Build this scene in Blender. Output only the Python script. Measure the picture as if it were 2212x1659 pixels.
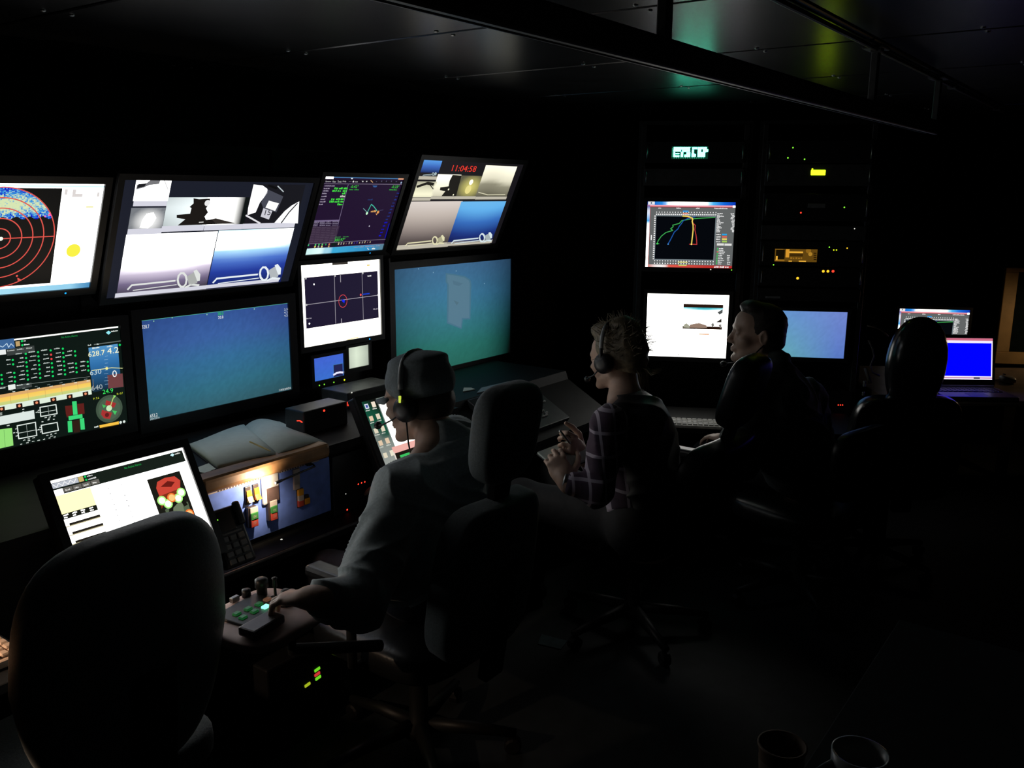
import bpy, bmesh, math, random
import numpy as np
from mathutils import Vector, Matrix
random.seed(7); RNG = np.random.default_rng(7)
for o in list(bpy.data.objects): bpy.data.objects.remove(o, do_unlink=True)
SC = bpy.context.scene; COL = SC.collection
# ------------------------------------------------------------------ camera
IW, IH, FPX = 2212, 1659, 1913.2
HEAD, PITCH, ROLL = math.radians(36.095), math.radians(12.225), math.radians(.363)
EYE = Vector((0, 0, 1.70))
_f = Vector((math.cos(PITCH)*math.cos(HEAD), math.cos(PITCH)*math.sin(HEAD), -math.sin(PITCH)))
_r = Vector((math.sin(HEAD), -math.cos(HEAD), 0)); _u = _r.cross(_f)
CR = _r*math.cos(ROLL)+_u*math.sin(ROLL); CU = -_r*math.sin(ROLL)+_u*math.cos(ROLL); CF = _f
cd = bpy.data.cameras.new('camera'); cam = bpy.data.objects.new('camera', cd); COL.objects.link(cam)
cd.sensor_fit = 'HORIZONTAL'; cd.sensor_width = 36; cd.lens = 36*FPX/IW; cd.clip_start = .03; cd.clip_end = 50
cam.matrix_world = Matrix(((CR.x, CU.x, -CF.x, EYE.x), (CR.y, CU.y, -CF.y, EYE.y), (CR.z, CU.z, -CF.z, EYE.z), (0, 0, 0, 1)))
SC.camera = cam
# ------------------------------------------------------------------ world, exposure
w = bpy.data.worlds.new('world'); SC.world = w; w.use_nodes = True
w.node_tree.nodes['Background'].inputs[0].default_value = (.5, .7, .8, 1); w.node_tree.nodes['Background'].inputs[1].default_value = .001
SC.view_settings.view_transform = 'Standard'; SC.view_settings.look = 'None'; SC.view_settings.gamma = 1
SC.view_settings.exposure = 0; SC.view_settings.use_curve_mapping = False
WHITE = 3.2      # how far a full white screen lies above the clipping point
# ------------------------------------------------------------------ pixel helpers
def ray(px, py): return CR*((px-IW/2)/FPX) + CU*(-(py-IH/2)/FPX) + CF
def at(px, py, ax, val):
    d = ray(px, py); return EYE + d*((val-EYE[ax])/d[ax])
def dep(px, py, t): return EYE + ray(px, py)*t
def hit(px, py, P, n):
    d = ray(px, py); return EYE + d*((P-EYE).dot(n)/d.dot(n))
# ------------------------------------------------------------------ colour and materials
def lin(c): c /= 255.; return c/12.92 if c <= .04045 else ((c+.055)/1.055)**2.4
def rgb(r, g, b, k=1.): return (lin(r)*k, lin(g)*k, lin(b)*k)
MATS = {}
def pmat(name, col, rough=.6, metal=0., var=.25, scale=30., bump=0., spec=.5, sheen=0., coat=0.):
    if name in MATS: return MATS[name]
    m = bpy.data.materials.new(name); m.use_nodes = True; nt = m.node_tree; b = nt.nodes['Principled BSDF']
    b.inputs['Roughness'].default_value = rough; b.inputs['Metallic'].default_value = metal
    b.inputs['Specular IOR Level'].default_value = spec; b.inputs['Sheen Weight'].default_value = sheen; b.inputs['Coat Weight'].default_value = coat
    tc = nt.nodes.new('ShaderNodeTexCoord'); no = nt.nodes.new('ShaderNodeTexNoise'); no.inputs['Scale'].default_value = scale; no.inputs['Detail'].default_value = 5
    nt.links.new(tc.outputs['Object'], no.inputs['Vector'])
    cr = nt.nodes.new('ShaderNodeValToRGB')
    cr.color_ramp.elements[0].position = .3; cr.color_ramp.elements[1].position = .7
    cr.color_ramp.elements[0].color = (*[c*(1-var) for c in col], 1); cr.color_ramp.elements[1].color = (*[min(1, c*(1+var)) for c in col], 1)
    nt.links.new(no.outputs['Fac'], cr.inputs[0]); nt.links.new(cr.outputs[0], b.inputs['Base Color'])
    if bump:
        bp = nt.nodes.new('ShaderNodeBump'); bp.inputs['Strength'].default_value = bump; bp.inputs['Distance'].default_value = .002
        nt.links.new(no.outputs['Fac'], bp.inputs['Height']); nt.links.new(bp.outputs[0], b.inputs['Normal'])
    MATS[name] = m; return m
def emat(name, col, strength, sample=False, base=None):
    if name in MATS: return MATS[name]
    m = bpy.data.materials.new(name); m.use_nodes = True; b = m.node_tree.nodes['Principled BSDF']
    b.inputs['Base Color'].default_value = (*(base or [c*.3 for c in col]), 1); b.inputs['Roughness'].default_value = .3
    b.inputs['Emission Color'].default_value = (*col, 1); b.inputs['Emission Strength'].default_value = strength
    m.cycles.emission_sampling = 'FRONT' if sample else 'NONE'
    MATS[name] = m; return m
def screen_mat(name, sampling):
    m = bpy.data.materials.new(name); m.use_nodes = True; nt = m.node_tree; b = nt.nodes['Principled BSDF']
    b.inputs['Base Color'].default_value = (.004, .004, .005, 1); b.inputs['Roughness'].default_value = .45; b.inputs['Specular IOR Level'].default_value = .2
    a = nt.nodes.new('ShaderNodeAttribute'); a.attribute_name = 'Col'
    nt.links.new(a.outputs['Color'], b.inputs['Emission Color']); b.inputs['Emission Strength'].default_value = 1
    m.cycles.emission_sampling = sampling; MATS[name] = m; return m
M_SCR = screen_mat('screen_light', 'FRONT'); M_TXT = screen_mat('screen_lettering', 'NONE'); M_BLK = screen_mat('screen_dark', 'NONE')
M_CASE = pmat('black_plastic', (.014, .014, .015), .42, var=.15, scale=60, bump=.05)
M_STEEL = pmat('black_painted_steel', (.012, .013, .013), .5, var=.2, scale=25)
M_CONS = pmat('dark_console_laminate', (.009, .0085, .008), .6, var=.3, scale=20, spec=.2)
M_VINYL = pmat('black_vinyl', (.010, .011, .012), .34, var=.2, scale=90, bump=.25)
M_FABRIC = pmat('charcoal_seat_fabric', (.09, .108, .115), .8, var=.25, scale=220, bump=.5, sheen=.25)
M_PAPER = pmat('paper', (.68, .77, .71), .85, var=.04, scale=40)
M_WHITE = pmat('white_plastic', (.6, .58, .54), .4, var=.05, scale=40)
M_METAL = pmat('brushed_metal', (.35, .35, .34), .35, metal=1., var=.15, scale=60)
# ------------------------------------------------------------------ mesh builder
class MB:
    def __init__(s): s.v = []; s.f = []
    def add(s, vs, fs):
        b = len(s.v); s.v += [tuple(v) for v in vs]; s.f += [tuple(b+i for i in f) for f in fs]; return s
    def box(s, lo, hi):
        (a, b, c), (d, e, f) = lo, hi
        return s.add([(a,b,c),(d,b,c),(d,e,c),(a,e,c),(a,b,f),(d,b,f),(d,e,f),(a,e,f)],
                     [(0,3,2,1),(4,5,6,7),(0,1,5,4),(1,2,6,5),(2,3,7,6),(3,0,4,7)])
    def rbox(s, lo, hi, r=.004, seg=2):
        bm = bmesh.new(); bmesh.ops.create_cube(bm, size=1)
        for v in bm.verts: v.co = Vector([lo[i]+(v.co[i]+.5)*(hi[i]-lo[i]) for i in range(3)])
        r = min(r, .45*min(hi[i]-lo[i] for i in range(3)))
        bmesh.ops.bevel(bm, geom=bm.edges[:], offset=r, segments=seg, affect='EDGES', profile=.5)
        bm.verts.index_update(); s.add([v.co for v in bm.verts], [[v.index for v in f.verts] for f in bm.faces]); bm.free(); return s
    def prism(s, pts, axis, a, b):
        def mk(p, t): q = [0, 0, 0]; ax = [i for i in range(3) if i != axis]; q[ax[0]], q[ax[1]] = p; q[axis] = t; return q
        n = len(pts); return s.add([mk(p, a) for p in pts]+[mk(p, b) for p in pts], [tuple(range(n))[::-1], tuple(range(n, 2*n))]+[(i, (i+1) % n, n+(i+1) % n, n+i) for i in range(n)])
    def tube(s, pts, r, n=8, caps=True):
        pts = [Vector(p) for p in pts]; rs = r if isinstance(r, (list, tuple)) else [r]*len(pts)
        vs = []; fs = []; up = None
        for i, p in enumerate(pts):
            t = (pts[min(i+1, len(pts)-1)]-pts[max(i-1, 0)]).normalized()
            if up is None: up = Vector((0, 0, 1)) if abs(t.z) < .9 else Vector((1, 0, 0))
            x = up.cross(t).normalized(); y = t.cross(x); up = y
            vs += [p+x*math.cos(2*math.pi*k/n)*rs[i]+y*math.sin(2*math.pi*k/n)*rs[i] for k in range(n)]
        m = len(pts)
        for i in range(m-1): fs += [(i*n+k, i*n+(k+1) % n, (i+1)*n+(k+1) % n, (i+1)*n+k) for k in range(n)]
        if caps: fs += [tuple(range(n))[::-1], tuple((m-1)*n+k for k in range(n))]
        return s.add(vs, fs)
    def lathe(s, prof, n=16, c=(0, 0, 0), M=None):
        vs = []; fs = []; m = len(prof)
        for (r, z) in prof: vs += [Vector((c[0]+r*math.cos(2*math.pi*k/n), c[1]+r*math.sin(2*math.pi*k/n), c[2]+z)) for k in range(n)]
        if M: vs = [M @ v for v in vs]
        for i in range(m-1): fs += [(i*n+k, i*n+(k+1) % n, (i+1)*n+(k+1) % n, (i+1)*n+k) for k in range(n)]
        fs += [tuple(range(n))[::-1], tuple((m-1)*n+k for k in range(n))]
        return s.add(vs, fs)
    def cushion(s, c, hx, hy, hz, e=.4, n=28, warp=None, M=None):
        def sp(x, p): return math.copysign(abs(x)**p, x)
        vs = []; fs = []; nu, nv = n, n//2
        for j in range(nv+1):
            ph = -math.pi/2+math.pi*j/nv
            for i in range(nu):
                th = 2*math.pi*i/nu
                p = Vector((hx*sp(math.cos(ph), e)*sp(math.cos(th), e), hy*sp(math.cos(ph), e)*sp(math.sin(th), e), hz*sp(math.sin(ph), e)))
                if warp: p = warp(p)
                p = p+Vector(c); vs.append(M @ p if M else p)
        for j in range(nv): fs += [(j*nu+i, j*nu+(i+1) % nu, (j+1)*nu+(i+1) % nu, (j+1)*nu+i) for i in range(nu)]
        return s.add(vs, fs)
    def build(s, name, mat, parent=None, smooth=False, M=None):
        me = bpy.data.meshes.new(name); me.from_pydata(s.v, [], s.f); me.validate()
        o = bpy.data.objects.new(name, me); COL.objects.link(o); me.materials.append(mat)
        if smooth: me.polygons.foreach_set('use_smooth', [True]*len(me.polygons))
        if parent: o.parent = parent
        if M is not None: o.matrix_world = M
        return o
def tag(o, label, cat, group=None):
    o['label'] = label; o['category'] = cat
    if group: o['group'] = group
    return o
def thing(name, label, cat, M=None, group=None):
    o = bpy.data.objects.new(name, None); COL.objects.link(o); o.empty_display_size = .05
    if M is not None: o.matrix_world = M if isinstance(M, Matrix) else Matrix.Translation(M)
    return tag(o, label, cat, group)
def struct(o): o['kind'] = 'structure'; return o
def frame(o, ex, ey):
    ex = Vector(ex).normalized(); ey = Vector(ey); ey = (ey-ex*ey.dot(ex)).normalized(); n = ex.cross(ey)
    return Matrix(((ex.x, ey.x, n.x, o[0]), (ex.y, ey.y, n.y, o[1]), (ex.z, ey.z, n.z, o[2]), (0, 0, 0, 1)))
def rotz(loc, deg): return Matrix.Translation(Vector(loc)) @ Matrix.Rotation(math.radians(deg), 4, 'Z')
# ------------------------------------------------------------------ screens: flat glowing content laid on the glass
_glyph = {}
def glyphs(s):
    if s not in _glyph:
        cu = bpy.data.curves.new('lettering', 'FONT'); cu.body = s; cu.size = 1; cu.resolution_u = 2
        o = bpy.data.objects.new('lettering', cu); COL.objects.link(o)
        dg = bpy.context.evaluated_depsgraph_get(); me = o.evaluated_get(dg).to_mesh()
        v = [(a.co.x, a.co.y) for a in me.vertices]; f = [tuple(p.vertices) for p in me.polygons]
        o.evaluated_get(dg).to_mesh_clear(); bpy.data.objects.remove(o); bpy.data.curves.remove(cu)
        x0 = min(p[0] for p in v); x1 = max(p[0] for p in v); y0 = min(p[1] for p in v); y1 = max(p[1] for p in v)
        _glyph[s] = ([((p[0]-x0)/(x1-x0), (p[1]-y0)/(y1-y0)) for p in v], f)
    return _glyph[s]
class Canvas:
    """content in the screen's own metres: x right, y up, origin at its centre; z() switches input to photo-crop pixels"""
    def __init__(s, M, w, h):
        s.M, s.w, s.h = M, w, h; s.v = []; s.f = []; s.c = []; s.m = []; s.zo = None
        s.P = M.to_translation(); s.n = M.col[2].to_3d(); s.inv = M.inverted()
    def z(s, ox, oy, sc): s.zo = (ox, oy, sc); return s
    def loc(s): s.zo = None; return s
    def uv(s): s.zo = 'uv'; return s
    def p(s, x, y):
        if s.zo is None: return (x, y)
        if s.zo == 'uv': return ((x-.5)*s.w, (.5-y)*s.h)
        q = s.inv @ hit(s.zo[0]+x/s.zo[2], s.zo[1]+y/s.zo[2], s.P, s.n); return (q.x, q.y)
    def raw(s, pts, faces, cols, lv, kind=None):
        b = len(s.v); e = 1e-4
        s.v += [(min(max(x, -s.w/2), s.w/2), min(max(y, -s.h/2), s.h/2), .0004+lv*.0003) for x, y in pts]
        for f in faces:
            s.f.append(tuple(b+i for i in f)); cc = [cols[i] for i in f] if isinstance(cols, list) else [cols]*len(f)
            s.c.append(cc); l = max(max(c) for c in cc)
            s.m.append(kind if kind is not None else (2 if l < .02 else 0))
    def poly(s, pts, col, lv=1, kind=None):
        q = [s.p(*a) for a in pts]; ar = sum(q[i][0]*q[(i+1) % len(q)][1]-q[(i+1) % len(q)][0]*q[i][1] for i in range(len(q)))
        if ar < 0: q = q[::-1]; col = col[::-1] if isinstance(col, list) else col
        s.raw(q, [tuple(range(len(q)))], col, lv, kind)
    def rect(s, x0, y0, x1, y1, col, lv=1, kind=None):
        a = s.p(x0, y0); b = s.p(x1, y1); x0, x1 = sorted((a[0], b[0])); y0, y1 = sorted((a[1], b[1]))
        s.raw([(x0, y0), (x1, y0), (x1, y1), (x0, y1)], [(0, 1, 2, 3)], col, lv, kind)
    def bg(s, col, lv=0): s.raw([(-s.w/2, -s.h/2), (s.w/2, -s.h/2), (s.w/2, s.h/2), (-s.w/2, s.h/2)], [(0, 1, 2, 3)], col, lv)
    def grad(s, x0, y0, x1, y1, fn, nx=12, ny=10, lv=1, flat=False):
        a = s.p(x0, y0); b = s.p(x1, y1); X0, X1 = sorted((a[0], b[0])); Y1, Y0 = sorted((a[1], b[1]))
        if flat:
            pts = []; fs = []; cs = []
            for j in range(ny):
                for i in range(nx):
                    k = len(pts); u0, u1, v0, v1 = i/nx, (i+1)/nx, j/ny, (j+1)/ny
                    pts += [(X0+(X1-X0)*u0, Y0+(Y1-Y0)*v1), (X0+(X1-X0)*u1, Y0+(Y1-Y0)*v1), (X0+(X1-X0)*u1, Y0+(Y1-Y0)*v0), (X0+(X1-X0)*u0, Y0+(Y1-Y0)*v0)]
                    fs.append((k, k+1, k+2, k+3)); cs += [fn((u0+u1)/2, (v0+v1)/2)]*4
            s.raw(pts, fs, cs, lv); return
        pts = [(X0+(X1-X0)*i/nx, Y0+(Y1-Y0)*j/ny) for j in range(ny+1) for i in range(nx+1)]
        cs = [fn(i/nx, j/ny) for j in range(ny+1) for i in range(nx+1)]
        s.raw(pts, [((j+1)*(nx+1)+i, (j+1)*(nx+1)+i+1, j*(nx+1)+i+1, j*(nx+1)+i) for j in range(ny) for i in range(nx)], cs, lv)
    def line(s, pts, wd, col, lv=2, close=False):
        q = [Vector(s.p(*a)) for a in pts]; wd = wd/2
        if close: q.append(q[0])
        for a, b in zip(q[:-1], q[1:]):
            d = (b-a); L = d.length
            if L < 1e-7: continue
            d /= L; n = Vector((-d.y, d.x))*wd; d = d*wd*.6
            s.raw([tuple(a-d-n), tuple(b+d-n), tuple(b+d+n), tuple(a-d+n)], [(0, 1, 2, 3)], col, lv, 1)
    def disc(s, x, y, r, col, lv=2, n=14, kind=None, sy=1.):
        c = s.p(x, y); r2 = r
        if s.zo and s.zo != 'uv': e = s.p(x, y-r); r2 = abs(e[1]-c[1])
        s.raw([(c[0]+r2*math.cos(2*math.pi*k/n), c[1]+r2*sy*math.sin(2*math.pi*k/n)) for k in range(n)], [tuple(range(n))], col, lv, kind)
    def text(s, t, x, y, wd, ht, col, lv=3):
        a = s.p(x, y); b = s.p(x+wd, y); c = s.p(x, y-ht); W = abs(b[0]-a[0]); H = abs(c[1]-a[1])
        v, f = glyphs(t); s.raw([(a[0]+p[0]*W, a[1]+p[1]*H) for p in v], f, col, lv, 1)
    def dash(s, x, y, wd, ht, col, lv=3, n=3):
        """a line of lettering too small to read"""
        a = s.p(x, y); b = s.p(x+wd, y); c = s.p(x, y-ht); W = b[0]-a[0]; H = abs(c[1]-a[1]); t = 0.
        for i in range(n):
            l = (1./n)*random.uniform(.7, .95); x0 = a[0]+W*i/n; k = max(1, int(W*l/n*n/(H*.8+1e-9)))
            for j in range(k):
                xa = x0+W*l*j/k; xb = xa+W*l/k*random.uniform(.62, .95); hh = H*random.choice((.65, .8, 1.))
                s.raw([(xa, a[1]), (xb, a[1]), (xb, a[1]+hh), (xa, a[1]+hh)], [(0, 1, 2, 3)], col, lv, 1)
    def build(s, name, parent):
        me = bpy.data.meshes.new(name); me.from_pydata(s.v, [], s.f); o = bpy.data.objects.new(name, me); COL.objects.link(o); o.parent = parent
        for m in (M_SCR, M_TXT, M_BLK): me.materials.append(m)
        at_ = me.color_attributes.new('Col', 'FLOAT_COLOR', 'CORNER'); flat = []
        for cc in s.c:
            for c in cc: flat += [c[0], c[1], c[2], 1.]
        at_.data.foreach_set('color', flat); me.polygons.foreach_set('material_index', s.m); me.update(); return o
def quad_frame(P, ex, ey, TL, TR, BR, BL):
    """screen rectangle on a known plane from its four photo corners"""
    ex = Vector(ex).normalized(); ey = Vector(ey).normalized(); n = ex.cross(ey); P = Vector(P)
    q = [hit(*c, P, n) for c in (TL, TR, BR, BL)]; a = [((p-P).dot(ex), (p-P).dot(ey)) for p in q]
    x0 = (a[0][0]+a[3][0])/2; x1 = (a[1][0]+a[2][0])/2; y1 = (a[0][1]+a[1][1])/2; y0 = (a[2][1]+a[3][1])/2
    return frame(P+ex*(x0+x1)/2+ey*(y0+y1)/2, ex, ey), x1-x0, y1-y0
def led(parent, p, r, mat, name='indicator_light', flat=.5):
    m = MB(); m.lathe([(r, -.001), (r, 0), (r*.8, r*flat*.6), (r*.4, r*flat*.95), (r*.05, r*flat)], 10, p); return m.build(name, mat, parent, True)
LEDS = dict(red=emat('red_indicator', rgb(255, 60, 40), 1.6), green=emat('green_indicator', rgb(140, 255, 60), 1.2), amber=emat('amber_indicator', rgb(255, 190, 40), 1.5),
            blue=emat('blue_indicator', rgb(30, 170, 255), 1.3), white=emat('white_indicator', rgb(235, 235, 225), 1.), yellow=emat('yellow_indicator', rgb(230, 255, 30), 1.3))
def monitor(name, label, M, w, h, draw, bz=.018, bzb=None, depth=.05, group=None, mount=None, leds=(), mat=None, cat='monitor'):
    bzb = bzb or bz; T = thing(name, label, cat, M, group); mat = mat or M_CASE
    MB().rbox((-w/2-bz, -h/2-bzb, -depth), (w/2+bz, h/2+bz, -.003), .006).build('housing', mat, T)
    b = MB(); t = .007
    b.box((-w/2-bz, h/2, -.003), (w/2+bz, h/2+bz, t)); b.box((-w/2-bz, -h/2-bzb, -.003), (w/2+bz, -h/2, t))
    b.box((-w/2-bz, -h/2, -.003), (-w/2, h/2, t)); b.box((w/2, -h/2, -.003), (w/2+bz, h/2, t)); b.build('bezel', mat, T)
    c = Canvas(M, w, h); draw(c); c.build('screen', T)
    if mount: mount(T, w, h)
    for (px, py, k, r) in leds:
        q = M.inverted() @ hit(px, py, M.to_translation(), M.col[2].to_3d()); led(T, (q.x, q.y, t), r, LEDS[k])
    return T
# ================================================================== the room
M_WALL = pmat('dark_painted_wall', (.020, .021, .021), .6, var=.2, scale=8)
M_FLOOR = pmat('dark_rubber_floor', (.022, .027, .029), .65, var=.3, scale=14, bump=.15)
M_CEIL = pmat('dark_satin_ceiling_panel', (.018, .018, .019), .27, var=.35, scale=7, spec=.5)
X0, X1, Y0, Y1, HC = -1.3, 6.9, -1.6, 3.55, 2.12
def slab(name, lo, hi, m): return struct(MB().box(lo, hi).build(name, m))
floor = slab('floor', (X0-.1, Y0-.1, -.1), (X1+.1, Y1+.1, 0), M_FLOOR)
slab('wall_front', (X0-.1, Y1, 0), (X1+.1, Y1+.1, HC+.1), M_WALL); slab('wall_back', (X0-.1, Y0-.1, 0), (X1+.1, Y0, HC+.1), M_WALL)
slab('wall_end', (X1, Y0, 0), (X1+.1, Y1, HC+.1), M_WALL); slab('wall_left', (X0-.1, Y0, 0), (X0, Y1, HC+.1), M_WALL)
ceil = slab('ceiling', (X0-.1, Y0-.1, HC+.012), (X1+.1, Y1+.1, HC+.1), pmat('ceiling_joint', (.006, .006, .006), .8))
seams = [X0, -.29, .455, 1.20, 1.945, 2.69, 3.435, 4.18, 4.925, 5.67, X1]
def ceiling_panel(a, b, c, d): return MB().rbox((a+.007, c+.007, HC), (b-.007, d-.007, HC+.012), .003, 1).build('ceiling_panel', M_CEIL, ceil)
for a, b in zip(seams[:-1], seams[1:]):
    for c, d in ((Y0, .72), (.72, Y1)): ceiling_panel(a, b, c, d)
scr = MB().lathe([(.007, 0), (.007, -.002), (.003, -.004)], 8)
scm = None
for a in seams[1:-1]:
    for k in range(9):
        for sx in (-.035, .035):
            p = (a+sx, Y0+.25+k*.6, HC)
            if scm is None: o = scr.build('screw', M_METAL, ceil); scm = o.data
            else: o = bpy.data.objects.new('screw', scm); COL.objects.link(o); o.parent = ceil
            o.location = p
struct(MB().box((X0, Y1-.02, 0), (X1, Y1, .1)).build('baseboard_front', M_STEEL))
struct(MB().box((X1-.02, Y0, 0), (X1, Y1-.02, .1)).build('baseboard_end', M_STEEL))
# ledge along the end wall
struct(MB().rbox((X1-.10, -1.5, 1.515), (X1, 1.6, 1.54), .004).build('trim_1', pmat('brown_timber', (.16, .10, .045), .6, var=.3, scale=12)))
# rail hung under the ceiling, parallel to the monitor wall
RZ = 1.915; rA = at(2024, 291, 2, RZ); rB = at(860, 3, 2, RZ); rdir = (rA-rB).normalized(); RY = rA.y
rail = thing('ceiling_rail', 'long black metal rail hung below the ceiling on posts', 'rail', frame(rA, rdir, (-rdir.y, rdir.x, 0)))
M_RAIL = pmat('dark_rail_metal', (.12, .12, .12), .45, metal=.6, var=.2, scale=20)
MB().box((-4.5, 0, .005), (0, .003, .05)).box((-4.5, .037, .005), (0, .04, .05)).box((-4.5, 0, .046), (0, .04, .050)).build('channel', M_RAIL, rail)
MB().rbox((-4.5, -.003, 0), (0, .010, .006), .002, 1).build('lower_lip', pmat('lit_rail_edge', (.28, .28, .27), .5, metal=.3), rail)  # paler colour stands in for light caught along the lower edge
def rail_s(px, py):
    d = ray(px, py); c = rdir.x*d.y-rdir.y*d.x; return ((rA.x*d.y-rA.y*d.x)/-c)
for px, py in ((1456, 60), (1903, 160), (2036, 215), (300, 0)):
    q = rail_s(px, py)
    MB().rbox((q-.012, .008, .045), (q+.012, .03, HC-RZ), .003, 1).build('hanger_post', M_RAIL, rail)
    MB().rbox((q-.04, -.01, HC-RZ-.008), (q+.04, .05, HC-RZ), .002, 1).build('ceiling_plate', M_RAIL, rail)
r2 = thing('ceiling_conduit', 'thin dark conduit fixed flat along the ceiling beside the rail', 'conduit', (0, RY+.02, HC-.009))
MB().tube([(-1., 0, 0), (5.2, 0, 0)], .007, 8).build('pipe', M_RAIL, r2)
for k in range(6): MB().rbox((-.5+k*1.1, -.016, -.009), (-.47+k*1.1, .016, .009), .002, 1).build('clip', M_RAIL, r2)
# ================================================================== monitor cabinet and console
CAB = thing('monitor_cabinet', 'tall black steel cabinet that carries the wall of monitors', 'cabinet', (1.9, 3.05, 0))
MB().rbox((-1.95, -.30, .0), (1.95, .30, 1.86), .008).build('body', M_STEEL, CAB)
for x in (-1.9, -.43, .35, .86, 1.88): MB().box((x-.02, -.306, .9), (x+.02, -.2995, 1.85)).build('upright_strip', M_CASE, CAB)
CF_Y = 2.75
CONS = thing('operator_console', 'long dark operator console with sloping control face below the monitors', 'console', (1.9, 2.3, 0))
def cons_pts(k): return [(2.1-2.3, .575), (2.1-2.3, .605), (2.2-2.3, .605), (2.2-2.3, .835), (2.17-2.3, .840), (2.17-2.3, .868), (CF_Y-2.3, .868), (CF_Y-2.3, 0), (2.4-2.3, 0), (2.4-2.3, .56)]
def wing_pts(): return [(1.98-2.3, .655), (1.98-2.3, .695), (2.03-2.3, .725), (2.22-2.3, .83), (2.235-2.3, .868), (CF_Y-2.3, .868), (CF_Y-2.3, 0), (2.4-2.3, 0), (2.4-2.3, .62)]
MB().prism(cons_pts(0), 0, -1.75, .72).build('body', M_CONS, CONS); MB().prism(wing_pts(), 0, .722, 1.6).build('sloped_wing', M_CONS, CONS)
MB().tube([(-1.75, -.2, .598), (.72, -.2, .598)], .006, 8).build('edge_trim', pmat('pale_trim', (.10, .09, .085), .4), CONS)  # edge trim in a paler tone than the laminate
M_WOOD = pmat('varnished_wood', (.30, .15, .06), .45, var=.3, scale=18)
MB().rbox((1.44-1.9, -.142, .830), (1.94-1.9, -.075, .882), .016, 3).build('shelf_lip', M_WOOD, CONS)
for x in (.35, 1.25, 2.35, 3.44): MB().box((x-1.9, -.25, 0), (x-1.9+.03, .1, .64)).build('side_panel', M_CONS, CONS)
ltray = MB().rbox((.15-1.9, 1.78-2.3, .70), (.80-1.9, 2.19-2.3, .722), .004).build('keyboard_tray', M_CONS, CONS)
SL_P = Vector((0, 2.03, .725)); SL_U = Vector((0, .19, .105)).normalized(); SL_N = Vector((1, 0, 0)).cross(SL_U)
def slope(px, py, lift=0.): return hit(px, py, SL_P+SL_N*lift, SL_N)
# ------------------------------------------------------------------ screen contents
Wt = rgb(255, 255, 252, WHITE); BK = (0.0005, .0005, .0006)
def mix(a, b, t): t = min(max(t, 0), 1); return tuple(x*(1-t)+y*t for x, y in zip(a, b))
def ramp(stops, t):
    for (t0, c0), (t1, c1) in zip(stops[:-1], stops[1:]):
        if t <= t1: return mix(c0, c1, (t-t0)/(t1-t0))
    return stops[-1][1]
def noisy(c, a=.12): k = 1+random.uniform(-a, a); return tuple(x*k for x in c)
def gear(c, x, y, s, col, lv=4):
    """frame arm and lamp housing at the bottom of the camera views"""
    W = c.p(x+s, y)[0]-c.p(x, y)[0]
    c.line([(x-1.9*s, y+.38*s), (x-1.75*s, y+.22*s), (x-.1*s, y+.05*s)], W*.06, col, lv); c.line([(x-1.7*s, y+.42*s), (x-.05*s, y+.2*s)], W*.03, col, lv)
    for k in range(10):
        a0 = k/10*2*math.pi; a1 = (k+1)/10*2*math.pi
        c.line([(x+.17*s+.17*s*math.cos(a0), y+.02*s+.27*s*math.sin(a0)), (x+.17*s+.17*s*math.cos(a1), y+.02*s+.27*s*math.sin(a1))], W*.07, col, lv)
    c.poly([(x+.36*s, y-.12*s), (x+.66*s, y-.3*s), (x+.78*s, y-.05*s), (x+.74*s, y+.14*s), (x+.42*s, y+.22*s)], tuple(.55*q for q in col), lv)
    c.poly([(x+.6*s, y-.32*s), (x+.72*s, y-.38*s), (x+.86*s, y-.2*s), (x+.84*s, y+.05*s), (x+.74*s, y+.06*s)], col, lv+1)
    c.line([(x+.3*s, y+.3*s), (x+.5*s, y+.2*s), (x+.8*s, y+.22*s)], W*.07, col, lv)
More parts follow.
